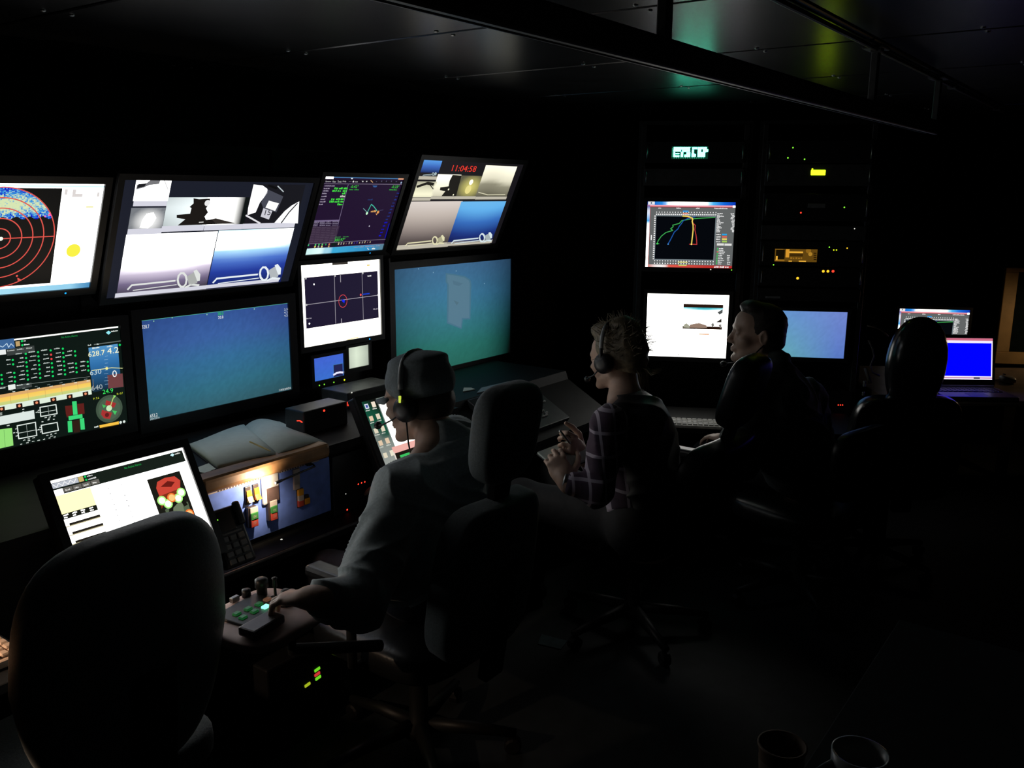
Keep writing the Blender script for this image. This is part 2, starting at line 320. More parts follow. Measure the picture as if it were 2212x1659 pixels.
def d_sonar(c):
    c.bg(Wt); c.z(0, 380, 6.144)
    c.rect(-2400, 97, 1405, 150, rgb(200, 235, 255, 1.2), 1); c.loc(); c.grad(-c.w/2, -c.h/2+.018, c.w/2, -c.h/2, lambda u, v: ramp([(0, rgb(90, 170, 225)), (.5, rgb(170, 225, 245)), (.9, rgb(150, 210, 240)), (1, rgb(70, 140, 190))], u+.05*math.sin(u*40)), 20, 1, 2); c.z(0, 380, 6.144)
    a = c.p(838, 162); b = c.p(655, 1420); c.loc(); xr = (a[0]+b[0])/2
    c.rect(-c.w/2, a[1], xr, b[1], rgb(14, 14, 14), 2)
    c.z(0, 380, 6.144); cx, cy = c.p(-18, 831); ro = c.p(722, 752)[0]-cx; thr = c.p(300, 560)[1]; top = c.p(0, 150)[1]; c.loc()
    N = 150; pts = []; fs = []; cs = []; st = ro*2/N
    deep = rgb(8, 5, 200); cyan = rgb(60, 160, 225); pale = rgb(215, 230, 180); pat = RNG.random((N+2, N+2))
    for j in range(N):
        for i in range(N):
            x = -ro+i*st; y = -ro+j*st
            if x*x+y*y > ro*ro*.995 or cy+y < thr+.004*math.sin(i*.35) or cx+x < -c.w/2: continue
            r = math.hypot(x, y)/ro; hgt = (cy+y-thr)/(ro-(thr-cy)); e = (pat[j, i//2]+pat[(j+1), (i//2)])*.5
            t = 1.15*math.exp(-((hgt-.42)/.33)**2)*(1.1-.75*abs(x/ro)**1.5)+(e-.5)*1.3
            col = mix(deep, cyan, t*2.2) if t < .45 else mix(cyan, pale, (t-.45)*2)
            k = len(pts); pts += [(cx+x, cy+y), (cx+x+st, cy+y), (cx+x+st, cy+y+st), (cx+x, cy+y+st)]; fs.append((k, k+1, k+2, k+3)); cs += [col]*4
    c.raw(pts, fs, cs, 3)
    red = rgb(225, 85, 75)
    for k in range(1, 6):
        R_ = ro*k/5; c.line([(cx+R_*math.cos(a/60*2*math.pi), cy+R_*math.sin(a/60*2*math.pi)) for a in range(61)], .0032, red, 4)
    c.line([(cx, cy), (cx+ro, cy+.002)], .0032, red, 5); c.line([(cx, cy), (cx, cy-ro)], .0032, red, 5)
    c.disc(cx+.005, cy, .006, rgb(250, 250, 240), 6); 
    c.z(0, 380, 6.144); c.disc(220, 1322, 13, red, 6); c.poly([(225, 1345), (275, 1370), (230, 1390)], red, 6); c.poly([(625, 520), (660, 485), (685, 530)], rgb(255, 90, 170), 6); c.disc(594, 532, 12, rgb(255, 110, 200), 6)
    yc = c.p(972, 988); c.loc(); c.disc(yc[0], yc[1], .0215, rgb(250, 242, 70, 1.), 2, 20); c.z(0, 380, 6.144)
    g = rgb(222, 216, 214); c.rect(862, 175, 890, 250, g, 2); c.rect(965, 180, 1090, 280, g, 2); c.rect(1010, 180, 1100, 235, Wt, 3); c.rect(1290, 215, 1312, 275, g, 2); c.rect(1140, 402, 1235, 418, rgb(240, 235, 150), 2)
def d_cams(c):
    c.bg(rgb(27, 30, 42)); c.z(0, 360, 3.3515); bar = rgb(214, 214, 226); dk = rgb(30, 30, 34); gy = rgb(120, 120, 124)
    c.rect(988, 88, 1215, 248, Wt, 1); c.poly([(990, 130), (1060, 118), (1090, 95), (1160, 98), (1150, 125), (1080, 132), (1040, 150), (985, 165)], gy, 2); c.poly([(1000, 125), (1058, 120), (1045, 142), (990, 155)], dk, 3); c.line([(1190, 100), (1215, 165)], .002, gy, 2)
    c.rect(967, 248, 1203, 284, bar, 2)
    c.grad(950, 298, 1172, 450, lambda u, v: mix(rgb(250, 250, 248, 1.3), rgb(120, 124, 130), math.hypot((u-.55)*1.3, v-.62)*1.5), 10, 8, 1); c.poly([(1010, 440), (1030, 385), (1060, 340), (1110, 330), (1130, 370), (1100, 420), (1070, 445)], Wt, 2); c.rect(925, 452, 1165, 484, bar, 2)
    c.grad(1215, 222, 1490, 428, lambda u, v: mix(rgb(240, 250, 252, 1.4), rgb(150, 160, 160), (1-u)*.5+abs(v-.4)*.5), 8, 6, 1)
    c.grad(1505, 222, 1765, 415, lambda u, v: mix(Wt, rgb(14, 20, 20), (u-.38)*2.0), 10, 5, 1)
    c.poly([(1400, 228), (1440, 235), (1520, 230), (1515, 270), (1490, 300), (1505, 330), (1480, 360), (1490, 385), (1550, 378), (1700, 410), (1300, 425), (1285, 425), (1340, 380), (1278, 370), (1278, 348), (1375, 340), (1385, 300), (1372, 290), (1400, 265)], rgb(28, 24, 22), 2)
    c.disc(1500, 262, 22, rgb(235, 235, 235), 3); c.line([(1440, 402), (1470, 400)], .003, rgb(220, 220, 215), 3); c.poly([(1530, 380), (1560, 372), (1700, 408), (1560, 410)], rgb(50, 44, 40), 3)
    for a in ((1172, 430, 1470, 461), (1480, 423, 1748, 452), (1757, 413, 2128, 438)): c.rect(*a, bar, 2)
    c.rect(1830, 126, 2140, 412, rgb(24, 24, 30), 1); c.poly([(1835, 128), (1900, 135), (1935, 160), (1935, 190), (1880, 260), (1850, 330), (1790, 350), (1795, 300)], rgb(248, 248, 252, 1.3), 2)
    c.poly([(1940, 165), (2050, 215), (2000, 330), (1905, 300), (1890, 260)], rgb(70, 72, 84), 2); c.poly([(1945, 245), (2018, 265), (1990, 320), (1920, 295)], rgb(250, 250, 250, 1.2), 3); c.poly([(1905, 300), (1970, 320), (1945, 382), (1885, 360)], rgb(205, 205, 215), 3)
    c.text('15', 1912, 350, 42, 38, rgb(40, 40, 50), 4); c.poly([(1985, 405), (2060, 320), (2110, 280), (2165, 250), (2155, 410)], rgb(248, 248, 250, 1.2), 3); c.line([(2035, 405), (2090, 330), (2150, 265)], .005, rgb(20, 20, 24), 4); c.line([(1780, 352), (1880, 408)], .006, rgb(230, 230, 235), 3)
    c.poly([(1945, 128), (2010, 150), (2000, 165), (1935, 140)], rgb(12, 12, 14), 3); c.line([(2010, 140), (2050, 180)], .004, rgb(190, 200, 205), 3)
    s1 = [(0, Wt), (.42, Wt), (.62, rgb(222, 210, 232)), (.80, rgb(120, 108, 140)), (1, rgb(52, 48, 54))]
    c.grad(914, 492, 1487, 890, lambda u, v: ramp(s1, v+.18*(u-.4)**2), 10, 14, 1); gear(c, 1285, 815, 190, rgb(225, 228, 225), 3); c.rect(834, 918, 1478, 942, bar, 2)
    s2 = [(0, rgb(190, 235, 255, 1.5)), (.25, Wt), (.36, rgb(170, 220, 255, 1.1)), (.52, rgb(80, 120, 210)), (.70, rgb(38, 62, 160)), (1, rgb(22, 32, 88))]
    c.grad(1584, 462, 2030, 835, lambda u, v: ramp(s2, max(v, (u-.35)**2*.85-.12)+.12*(u-.3)**2), 14, 14, 1); gear(c, 1880, 770, 178, rgb(232, 240, 245), 3); c.rect(1488, 857, 2015, 832, bar, 2)
def d_nav_purple(c):
    c.bg(rgb(33, 18, 46)); c.z(650, 370, 8.7304); G = rgb(70, 225, 70); gr = rgb(150, 140, 160)
    c.rect(450, 95, 1955, 150, rgb(70, 120, 170), 1); c.rect(452, 96, 610, 142, Wt, 2); c.rect(1840, 120, 1950, 158, rgb(235, 165, 130), 2); c.poly([(935, 122), (985, 122), (970, 146), (950, 146)], rgb(220, 230, 235), 2)
    c.rect(445, 152, 1945, 225, rgb(22, 12, 28), 1)
    for t, x, wd in (('System', 455, 105), ('View', 585, 70), ('Tools', 682, 75), ('Help', 780, 65)): c.text(t, x, 208, wd, 34, rgb(215, 215, 215), 3)
    c.disc(985, 192, 18, rgb(230, 230, 225), 3); c.dash(1015, 208, 70, 26, rgb(150, 150, 150), 3, 1); c.line([(900, 190), (950, 192)], .001, gr, 3)
    c.poly([(1145, 178), (1180, 180), (1165, 208)], rgb(230, 230, 230), 3); c.dash(1220, 200, 45, 34, rgb(200, 200, 200), 3, 1); c.line([(1315, 172), (1350, 205)], .003, rgb(225, 175, 120), 3)
    for x in (1410, 1505, 1595, 1690, 1780): c.dash(x, 200, 34, 26, rgb(80, 78, 105), 3, 1)
    c.disc(1888, 213, 20, rgb(150, 170, 200), 3)
    c.line([(430, 234), (1905, 245)], .0014, gr, 2); c.line([(890, 250), (612, 1335)], .0022, rgb(130, 118, 150), 2)
    for k, (y, wl, x1, x0) in enumerate(((268, 230, 880, 880), (318, 130, 885, 625), (365, 145, 880, 585), (413, 100, 855, 770), (470, 130, 845, 730), (520, 125, 828, 565), (570, 150, 815, 530), (620, 100, 800, 680))):
        xl = 440-k*15; c.dash(xl, y+14, wl, 26, gr, 3, 1)
        if x0 < x1: c.dash(x0, y+18, x1-x0, 38, G if k != 4 else rgb(200, 200, 190), 3, 3 if x1-x0 > 200 else 1)
    c.text('-0.42°', 925, 312, 148, 54, G, 3); c.text('-0.33°', 1700, 316, 140, 54, G, 3); c.dash(905, 352, 190, 20, rgb(50, 170, 60), 3, 2); c.dash(1660, 355, 170, 20, rgb(50, 170, 60), 3, 2)
    c.text('300.97°', 622, 1322, 195, 56, G, 3); c.dash(640, 1250, 290, 18, rgb(60, 140, 70), 3, 2)
    c.poly([(1345, 265), (1440, 268), (1415, 300), (1370, 300)], rgb(50, 90, 150), 3); c.dash(1255, 545, 100, 30, rgb(40, 60, 110), 3, 2)
    tq = rgb(70, 190, 165); c.line([(1245, 780), (1325, 620), (1370, 660), (1430, 740)], .0035, tq, 3); c.line([(1240, 765), (1175, 700)], .0025, rgb(120, 170, 170), 3); c.disc(1240, 790, 26, rgb(200, 250, 210), 4)
    c.dash(1310, 770, 110, 36, rgb(225, 165, 95), 4, 2); c.disc(1450, 768, 28, rgb(225, 150, 80), 4); c.poly([(1405, 790), (1440, 800), (1420, 825)], rgb(225, 160, 100), 4); c.line([(1480, 735), (1550, 725)], .0016, rgb(90, 90, 130), 3); c.disc(1285, 1032, 13, rgb(200, 200, 215), 4)
    for k in range(14): c.dash(1800-k*26, 420+k*62, 60, 26, rgb(30, 50, 130) if k < 9 else rgb(10, 20, 205), 3, 1)
    c.line([(1660, 990), (1580, 1260)], .004, rgb(10, 20, 190), 3)
    c.rect(230, 925, 720, 938, rgb(120, 105, 140), 2); 
    for k in range(3): c.dash(232-k*4, 968+k*32, 475, 14, rgb(150, 140, 165), 3, 4)
    c.rect(205, 1045, 640, 1335, rgb(60, 45, 66), 2)
    for k in range(9): c.dash(200-k*7, 1065+k*33, 470, 9, rgb(90, 76, 96), 3, 5)
    c.line([(110, 1370), (1590, 1280)], .0014, gr, 3); c.line([(85, 1468), (1560, 1365)], .0014, gr, 3)
    for x, cl in ((135, (60, 200, 120)), (270, (80, 210, 120)), (335, (60, 190, 100)), (400, (90, 210, 110)), (465, (40, 150, 80)), (530, (220, 130, 90))): c.disc(x, 1392-(x-135)*.05, 17, rgb(*cl), 4); 
    for x, cl in ((260, (235, 215, 110)), (325, (170, 170, 160)), (390, (230, 210, 130)), (520, (190, 150, 90))): c.disc(x, 1425-(x-135)*.03, 18, rgb(*cl), 4)
    for k in range(13): c.dash(690+k*50, 1385-k*3.2, 26, 44, random.choice([rgb(190, 180, 140), rgb(120, 90, 90), rgb(60, 50, 150), rgb(150, 145, 140)]), 4, 1)
    c.rect(580, 1350, 660, 1405, rgb(18, 30, 28), 3); c.dash(990, 1440, 510, 20, rgb(160, 150, 165), 3, 5)
    a = c.p(60, 1580); c.loc()
    c.grad(-c.w/2, -c.h/2+.026, c.w/2, -c.h/2, lambda u, v: ramp([(0, rgb(200, 240, 240)), (.15, rgb(220, 248, 245, 1.1)), (.35, rgb(60, 170, 215)), (.8, rgb(50, 140, 195)), (1, rgb(90, 130, 150))], u+.03*math.sin(u*60)), 30, 1, 3)
    c.z(650, 370, 8.7304); c.dash(1330, 1470, 70, 28, rgb(230, 235, 230), 4, 1); c.poly([(1240, 1440), (1260, 1445), (1285, 1478), (1265, 1478)], rgb(210, 225, 225), 4)
def d_cams_clock(c):
    c.bg(rgb(24, 22, 26)); c.z(630, 320, 4.2538); bar = rgb(190, 184, 168); sep = rgb(235, 232, 200, 1.2)
    c.grad(1215, 106, 1348, 228, lambda u, v: ramp([(0, rgb(90, 160, 235)), (.5, rgb(60, 105, 190)), (1, rgb(20, 35, 90))], v), 6, 6, 1); c.rect(1170, 256, 1328, 290, bar, 2); gear(c, 1290, 236, 46, rgb(200, 220, 225), 3)
    c.text('11:04:58', 1466, 210, 222, 56, rgb(245, 60, 45), 3)
    c.grad(1785, 156, 1975, 440, lambda u, v: ramp([(0, rgb(250, 246, 222, 1.3)), (.5, rgb(225, 220, 195)), (.62, rgb(150, 146, 125)), (1, rgb(105, 102, 85))], v+.06*math.sin(u*5)), 8, 10, 1); c.line([(1715, 405), (1800, 428), (1960, 425)], .004, rgb(215, 210, 180), 3)
    c.grad(1150, 304, 1290, 450, lambda u, v: mix(sep, rgb(150, 148, 130), abs(v-.8)), 6, 5, 1); c.poly([(1145, 345), (1250, 308), (1310, 318), (1300, 345), (1240, 335), (1150, 365)], rgb(28, 26, 22), 2); c.line([(1260, 325), (1300, 375)], .004, rgb(30, 28, 24), 2); c.rect(1110, 453, 1270, 482, bar, 2)
    c.grad(1345, 238, 1495, 440, lambda u, v: mix(rgb(255, 250, 225, 1.5), rgb(215, 210, 185), v), 4, 4, 1); c.poly([(1478, 245), (1560, 250), (1510, 440), (1375, 440), (1410, 395), (1360, 385), (1365, 360), (1440, 350), (1450, 300)], rgb(26, 24, 20), 2); c.disc(1440, 378, 9, sep, 3); c.disc(1484, 428, 8, sep, 3)
    c.grad(1560, 250, 1690, 440, lambda u, v: mix(rgb(225, 215, 120), rgb(90, 88, 68), math.hypot(u-.6, v-.55)*1.6), 10, 8, 1); c.disc(1648, 312, 26, rgb(255, 248, 215, 1.4), 3); c.disc(1620, 380, 40, rgb(235, 222, 140), 2)
    for a in ((1282, 441, 1485, 468), (1495, 441, 1683, 468), (1692, 444, 1968, 470)): c.rect(*a, bar, 2)
    s1 = [(0, rgb(222, 212, 205)), (.3, rgb(196, 184, 175)), (.6, rgb(150, 138, 132)), (.82, rgb(98, 88, 86)), (1, rgb(62, 56, 54))]
    c.grad(1098, 490, 1435, 890, lambda u, v: ramp(s1, v+.1*(u-.4)**2), 8, 12, 1); gear(c, 1292, 845, 130, rgb(225, 220, 180), 3)
    s2 = [(0, rgb(110, 185, 240)), (.2, rgb(100, 180, 240)), (.5, rgb(55, 110, 190)), (.8, rgb(28, 50, 125)), (1, rgb(20, 28, 80))]
    c.grad(1558, 490, 1838, 855, lambda u, v: ramp(s2, v+.35*(u-.45)**2), 10, 12, 2); gear(c, 1725, 820, 135, rgb(215, 230, 235), 3)
    c.rect(972, 905, 1425, 930, bar, 2); c.rect(1425, 880, 1822, 872, bar, 2)
    a = c.p(1425, 875); b = c.p(1822, 905); c.loc(); c.rect(a[0], -c.h/2+.004, b[0], -c.h/2+.022, bar, 2); c.rect(-c.w/2+.008, -c.h/2+.004, a[0]-.002, -c.h/2+.022, bar, 2)
def d_telemetry(c):
    c.bg(rgb(14, 24, 20)); c.z(0, 680, 5.531); G = rgb(20, 215, 100); wt = rgb(225, 235, 228); gr = rgb(140, 150, 145)
    a = c.p(1430, 150); b = c.p(1432, 133); c.loc(); c.rect(-c.w/2, b[1], c.w/2-.004, a[1], rgb(255, 250, 245, 1.4), 1); c.z(0, 680, 5.531)
    c.poly([(1263, 212), (1295, 190), (1325, 210), (1295, 238)], rgb(150, 235, 245), 2); c.dash(1325, 205, 100, 15, wt, 3, 1); c.text('No Active Alarms', 732, 282, 195, 24, rgb(25, 150, 70), 3)
    c.rect(-500, 345, 178, 398, rgb(60, 100, 150), 2); c.line([(-20, 365), (30, 385), (80, 340), (100, 390), (130, 345), (160, 375)], .002, rgb(190, 215, 235), 3); c.rect(182, 318, 240, 372, rgb(190, 160, 110), 2)
    c.disc(260, 315, 13, G, 3); c.dash(280, 318, 40, 14, wt, 3, 1); c.disc(264, 363, 13, G, 3); c.dash(285, 366, 75, 16, wt, 3, 1)
    c.rect(-60, 428, 72, 470, rgb(235, 240, 238), 2); c.rect(76, 410, 415, 445, rgb(58, 64, 62), 1)
    for x in (85, 200, 312): c.dash(x, 438-(x-85)*.13, 98, 15, rgb(190, 195, 190), 3, 1)
    c.rect(1120, 350, 1440, 318, rgb(100, 108, 104), 1); c.dash(1048, 372, 55, 15, wt, 3, 1); c.dash(1155, 358, 40, 15, wt, 3, 1); c.dash(1100, 408, 115, 18, wt, 3, 1); c.dash(1275, 388, 75, 17, wt, 3, 1); c.disc(1428, 360, 13, G, 3)
    cols = [(15, 720, 3, 0), (150, 540, 2, 0), (168, 694, 3, 0), (305, 466, 7, 0), (452, 446, 7, 0), (603, 425, 7, 0), (748, 405, 7, 0), (893, 436, 2, 0), (905, 583, 3, 0), (1045, 562, 3, 0)]
    for (x, y, n, _) in cols:
        for k in range(n):
            xx = x+k*4.5; yy = y+k*51; hot = x == 603 and k in (1, 2)
            c.disc(xx, yy, 13, rgb(235, 70, 70) if hot else G, 3); wl = random.randint(50, 105); c.dash(xx-16-wl, yy+8, wl, 14, rgb(205, 215, 210), 3, 1)
    c.line([(-40, 870), (1070, 738)], .001, gr, 2)
    c.rect(92, 840, 185, 885, rgb(235, 240, 235), 3); c.rect(188, 838, 380, 862, rgb(62, 68, 66), 2); c.dash(200, 850, 90, 13, wt, 3, 1); c.dash(315, 836, 50, 13, wt, 3, 1); c.dash(0, 885, 75, 13, wt, 3, 1)
    for k in range(7): c.dash(150+k*147, 925-k*21.5, 46, 12, wt, 3, 1); c.dash(120+k*147, 905-k*21.5, 46, 10, gr, 3, 1)
    y0 = c.p(0, 955)[1]; y1 = c.p(0, 1085)[1]; xr = c.p(1083, 830)[0]; yb = c.p(0, 1150)[1]; c.loc()
    # the banded strip runs level across the screen
    t = c.h/2-.118*1.0; z0 = y0
    st = [(0, rgb(222, 172, 110)), (.28, rgb(222, 172, 110)), (.30, rgb(250, 205, 90)), (.68, rgb(248, 212, 110)), (.70, rgb(205, 215, 125)), (1, rgb(200, 210, 130))]
    c.grad(-c.w/2, z0, xr, y1, lambda u, v: ramp(st, v), 1, 12, 2); c.rect(-c.w/2, y1, xr, yb, rgb(225, 240, 222), 2)
    for k in range(11):
        xx = xr-.02-k*.0515*.98; c.rect(xx-.009, y1-.004, xx+.009, y1-.017, rgb(40, 22, 16), 3); c.disc(xx, y1-.0105, .004, rgb(240, 150, 110), 4)
        c.rect(xx+.028, y0, xx+.0288, y1, rgb(190, 150, 90), 3)
    c.z(0, 680, 5.531)
    c.rect(-300, 1270, 415, 1238, rgb(222, 232, 228), 2); c.poly([(-20, 1275), (405, 1203), (415, 1240), (-20, 1318)], rgb(222, 232, 228), 3); c.poly([(-200, 1395), (140, 1350), (158, 1560), (-200, 1640)], rgb(150, 225, 120), 3); c.line([(45, 1375), (60, 1585)], .001, rgb(90, 150, 80), 4)
    for (q, m) in ((((475, 1105), (665, 1072), (680, 1180), (485, 1215)), 1), (((203, 1325), (420, 1283), (437, 1440), (222, 1480)), 1), (((490, 1320), (680, 1285), (695, 1380), (505, 1420)), 0)):
        c.line(list(q), .003, wt, 3, True)
        if m: A = [((q[i][0]+q[(i+1) % 4][0])/2, (q[i][1]+q[(i+1) % 4][1])/2) for i in range(4)]; c.line([A[0], A[2]], .0014, gr, 3); c.line([(q[0][0]*.45+q[3][0]*.55, q[0][1]*.42+q[3][1]*.58), (q[1][0]*.45+q[2][0]*.55, q[1][1]*.42+q[2][1]*.58)], .0014, wt, 3)
    for (x, y) in ((450, 1140), (455, 1165), (425, 1165), (530, 1228), (580, 1222), (635, 1210), (575, 1242), (180, 1362), (190, 1405), (185, 1448), (275, 1498), (330, 1482), (385, 1470), (330, 1505), (470, 1345), (472, 1375), (475, 1400), (550, 1440), (600, 1428), (650, 1415), (600, 1450), (265, 1130), (265, 1160), (270, 1190), (240, 1545), (310, 1530), (380, 1512), (445, 1500), (512, 1488), (580, 1472), (640, 1460), (80, 1325), (0, 1175), (0, 1195), (440, 1375), (155, 1410), (565, 1255), (630, 1248), (495, 1278)): c.dash(x, y+6, 34, 12, wt, 4, 1)
    c.poly([(775, 1090), (860, 1080), (870, 1190), (820, 1210), (800, 1230), (785, 1180)], rgb(95, 32, 28), 2); c.poly([(920, 1065), (1000, 1055), (1010, 1180), (985, 1185), (930, 1190)], rgb(95, 32, 28), 2); c.poly([(860, 1270), (950, 1250), (955, 1400), (880, 1410)], rgb(48, 30, 22), 2)
    gg = rgb(60, 215, 120); c.poly([(858, 1035), (912, 1030), (925, 1190), (872, 1195)], gg, 3); c.poly([(815, 1212), (980, 1185), (985, 1230), (820, 1260)], gg, 3); c.poly([(805, 1272), (855, 1265), (865, 1400), (812, 1405)], gg, 3); c.poly([(950, 1240), (1002, 1232), (1012, 1368), (962, 1372)], gg, 3)
    c.grad(1055, 395, 1450, 865, lambda u, v: ramp([(0, rgb(85, 150, 200)), (.35, rgb(50, 115, 175)), (.65, rgb(35, 85, 130)), (1, rgb(22, 40, 52))], v), 4, 10, 1)
    c.poly([(1280, 720), (1462, 700), (1474, 860), (1292, 880)], rgb(112, 64, 66), 2)
    c.text('628.7', 1055, 505, 200, 62, rgb(255, 250, 200), 3); c.text('4.2', 1282, 470, 138, 72, rgb(255, 252, 215), 3); c.text('630', 1075, 725, 138, 62, rgb(195, 215, 220), 3); c.text('0', 1342, 748, 56, 82, rgb(240, 245, 245), 4); c.text('640', 1092, 908, 135, 60, rgb(170, 182, 185), 3); c.text('24.9', 1225, 948, 128, 52, rgb(60, 240, 100), 4)
    c.text('P: 7.6', 1115, 1015, 68, 24, rgb(220, 230, 60), 4); c.text('R: -0.7', 1395, 958, 70, 24, rgb(220, 230, 60), 4)
    for k in range(9): c.line([(1252-(k % 2)*10, 495+k*42), (1285+k, 490+k*42)], .001, rgb(140, 180, 210), 3)
    c.line([(1100, 665), (1240, 645), (1272, 640), (1330, 632), (1460, 638)], .0022, rgb(235, 235, 160), 3); c.disc(1272, 640, 17, rgb(245, 240, 150), 4)
    cc = c.p(1305, 1122); rr = c.p(1305, 1122-165)[1]-cc[1]; c.loc(); c.disc(cc[0], cc[1], rr, rgb(66, 84, 68), 2, 32); c.disc(cc[0], cc[1], rr*.82, rgb(74, 96, 76), 3, 32); c.z(0, 680, 5.531)
    c.poly([(1265, 1020), (1385, 1055), (1360, 1110), (1255, 1075)], rgb(165, 48, 48), 4); c.poly([(1215, 1135), (1335, 1170), (1310, 1245), (1240, 1235), (1205, 1190)], rgb(170, 50, 50), 4); c.disc(1275, 1195, 26, rgb(95, 30, 30), 5); c.poly([(1215, 1070), (1265, 1085), (1235, 1115)], rgb(70, 190, 90), 5); c.poly([(1335, 1140), (1395, 1150), (1370, 1195)], rgb(70, 200, 100), 5); c.poly([(1350, 960), (1385, 965), (1355, 1000)], rgb(150, 230, 110), 5); c.line([(1310, 1110), (1350, 990)], .003, rgb(190, 210, 120), 5); c.disc(1300, 1115, 36, rgb(205, 235, 190), 5)
    c.poly([(1183, 1320), (1415, 1272), (1418, 1308), (1190, 1350)], rgb(250, 195, 70), 4); c.dash(1125, 1350, 55, 18, wt, 4, 1); c.disc(1438, 1285, 16, wt, 4); c.disc(1480, 1275, 16, wt, 4)
def d_depth_video(c):
    st = [(0, rgb(52, 84, 150)), (.25, rgb(58, 96, 160)), (.5, rgb(52, 108, 150)), (.78, rgb(50, 108, 130)), (1, rgb(52, 96, 108))]
    def f(u, v):
        k = 1-.75*abs(u-.48)**1.7-.22*max(0, v-.8); q = ramp(st, v+.10*(u-.5)); q = mix(q, rgb(58, 62, 140), max(0, u-.6)*max(0, .7-v)*1.3); return noisy(tuple(x*k for x in q), .07)
    c.grad(-c.w/2, c.h/2, c.w/2, -c.h/2, f, 64, 36, 0); c.z(0, 640, 3.3515)
    t = rgb(80, 170, 150); c.loc(); c.rect(-c.w/2, c.h/2, c.w/2, c.h/2-.0025, t, 1); c.z(0, 640, 3.3515); w_ = rgb(235, 240, 240)
    for x, y in ((1112, 180), (1245, 155), (1497, 132), (1840, 92)): c.disc(x, y, 5, rgb(140, 200, 170), 2)
    c.text('328.7', 1027, 236, 54, 26, w_, 3); c.text('28.0', 1574, 138, 42, 22, rgb(40, 200, 40), 3); c.text('20.8', 1578, 164, 38, 20, w_, 3)
    for k, s in enumerate(('2.5', '4.2', '4.2')): c.text(s, 2056, 104+k*22, 26, 15, rgb(210, 220, 225), 3)
    c.text('2653.2', 1073, 882, 68, 24, w_, 3); c.text('20/04/2016', 1073, 901, 82, 15, rgb(200, 215, 215), 3); c.text('11:04:58 20/04/2016', 2020, 688, 86, 15, rgb(220, 225, 225), 3)
def d_nav_white(c):
    c.bg(rgb(255, 252, 238, WHITE)); c.z(620, 540, 4.424); dk = rgb(30, 24, 48)
    a = c.p(165, 265); b = c.p(872, 650); a2 = c.p(868, 200); b2 = c.p(182, 750); c.loc(); x0 = (a[0]+b2[0])/2; x1 = (b[0]+a2[0])/2; y1 = (a[1]+a2[1])/2; y0 = (b[1]+b2[1])/2
    c.rect(x0, y1, x1, y0, dk, 1); c.z(620, 540, 4.424); g = rgb(165, 160, 170)
    c.line([(185, 523), (868, 432)], .0024, g, 2); c.line([(450, 245), (464, 705)], .0024, g, 2); c.line([(715, 215), (728, 665)], .0022, g, 2)
    cc = c.p(532, 488); c.loc(); c.line([(cc[0]+.0225*math.cos(k/24*2*math.pi), cc[1]+.0255*math.sin(k/24*2*math.pi)) for k in range(25)], .0028, rgb(200, 65, 75), 3); c.z(620, 540, 4.424)
    c.poly([(520, 472), (550, 478), (545, 508), (525, 492)], rgb(20, 40, 250), 4); c.disc(702, 428, 11, rgb(250, 90, 90), 4); c.line([(722, 424), (785, 416)], .005, rgb(20, 60, 200), 3)
    c.disc(256, 328, 8, Wt, 3); c.disc(212, 704, 9, Wt, 3); c.dash(768, 256, 40, 14, rgb(230, 230, 230), 3, 1); c.dash(182, 662, 58, 12, g, 3, 2); c.dash(822, 572, 48, 12, g, 3, 2); c.rect(505, 238, 513, 308, g, 3); c.rect(515, 655, 524, 715, g, 3)
    for x, y in ((178, 272), (458, 246), (722, 222), (185, 525), (866, 430)): c.disc(x, y, 10, rgb(190, 190, 190), 3)
    c.line([(182, 780), (530, 722)], .0016, rgb(80, 78, 82), 3); c.rect(430, 120, 580, 134, rgb(60, 55, 50), 2); c.rect(762, 140, 790, 150, rgb(230, 200, 90), 2); c.dash(610, 158, 110, 6, rgb(150, 150, 150), 2, 4); c.poly([(570, 855), (680, 828), (685, 838), (575, 868)], rgb(245, 225, 150, 1.1), 2)
def d_teal_video(c):
    st = [(0, rgb(62, 104, 142)), (.3, rgb(58, 116, 150)), (.55, rgb(50, 116, 130)), (.8, rgb(40, 110, 102)), (1, rgb(38, 100, 88))]
    def f(u, v):
        k = 1-2.3*abs(u-.45)**2.0-.5*max(0, u-.75)*3*max(0, v-.1); q = ramp(st, v-.08*(u-.5)); return noisy(tuple(max(x*k, .002) for x in q), .06)
    c.grad(-c.w/2, c.h/2, c.w/2, -c.h/2, f, 72, 40, 0); c.z(620, 540, 4.424)
    pl = rgb(84, 120, 140); c.poly([(1515, 220), (1585, 228), (1700, 250), (1752, 285), (1760, 325), (1752, 662), (1680, 665), (1668, 755), (1525, 700), (1530, 330), (1515, 305)], rgb(70, 112, 134), 1); c.poly([(1530, 235), (1580, 240), (1690, 262), (1735, 290), (1745, 320), (1740, 650), (1670, 650), (1660, 740), (1540, 690), (1545, 330), (1530, 300)], pl, 2); c.poly([(1580, 290), (1680, 320), (1640, 345), (1590, 330)], rgb(78, 112, 132), 3); c.poly([(1590, 480), (1640, 500), (1620, 530)], rgb(78, 110, 126), 3)  # pale shape: a reflection on the glass, drawn into the picture
    for x, y in ((1255, 180), (1397, 215), (1885, 320), (1615, 200)): c.disc(x, y, 6, rgb(120, 160, 185), 2)
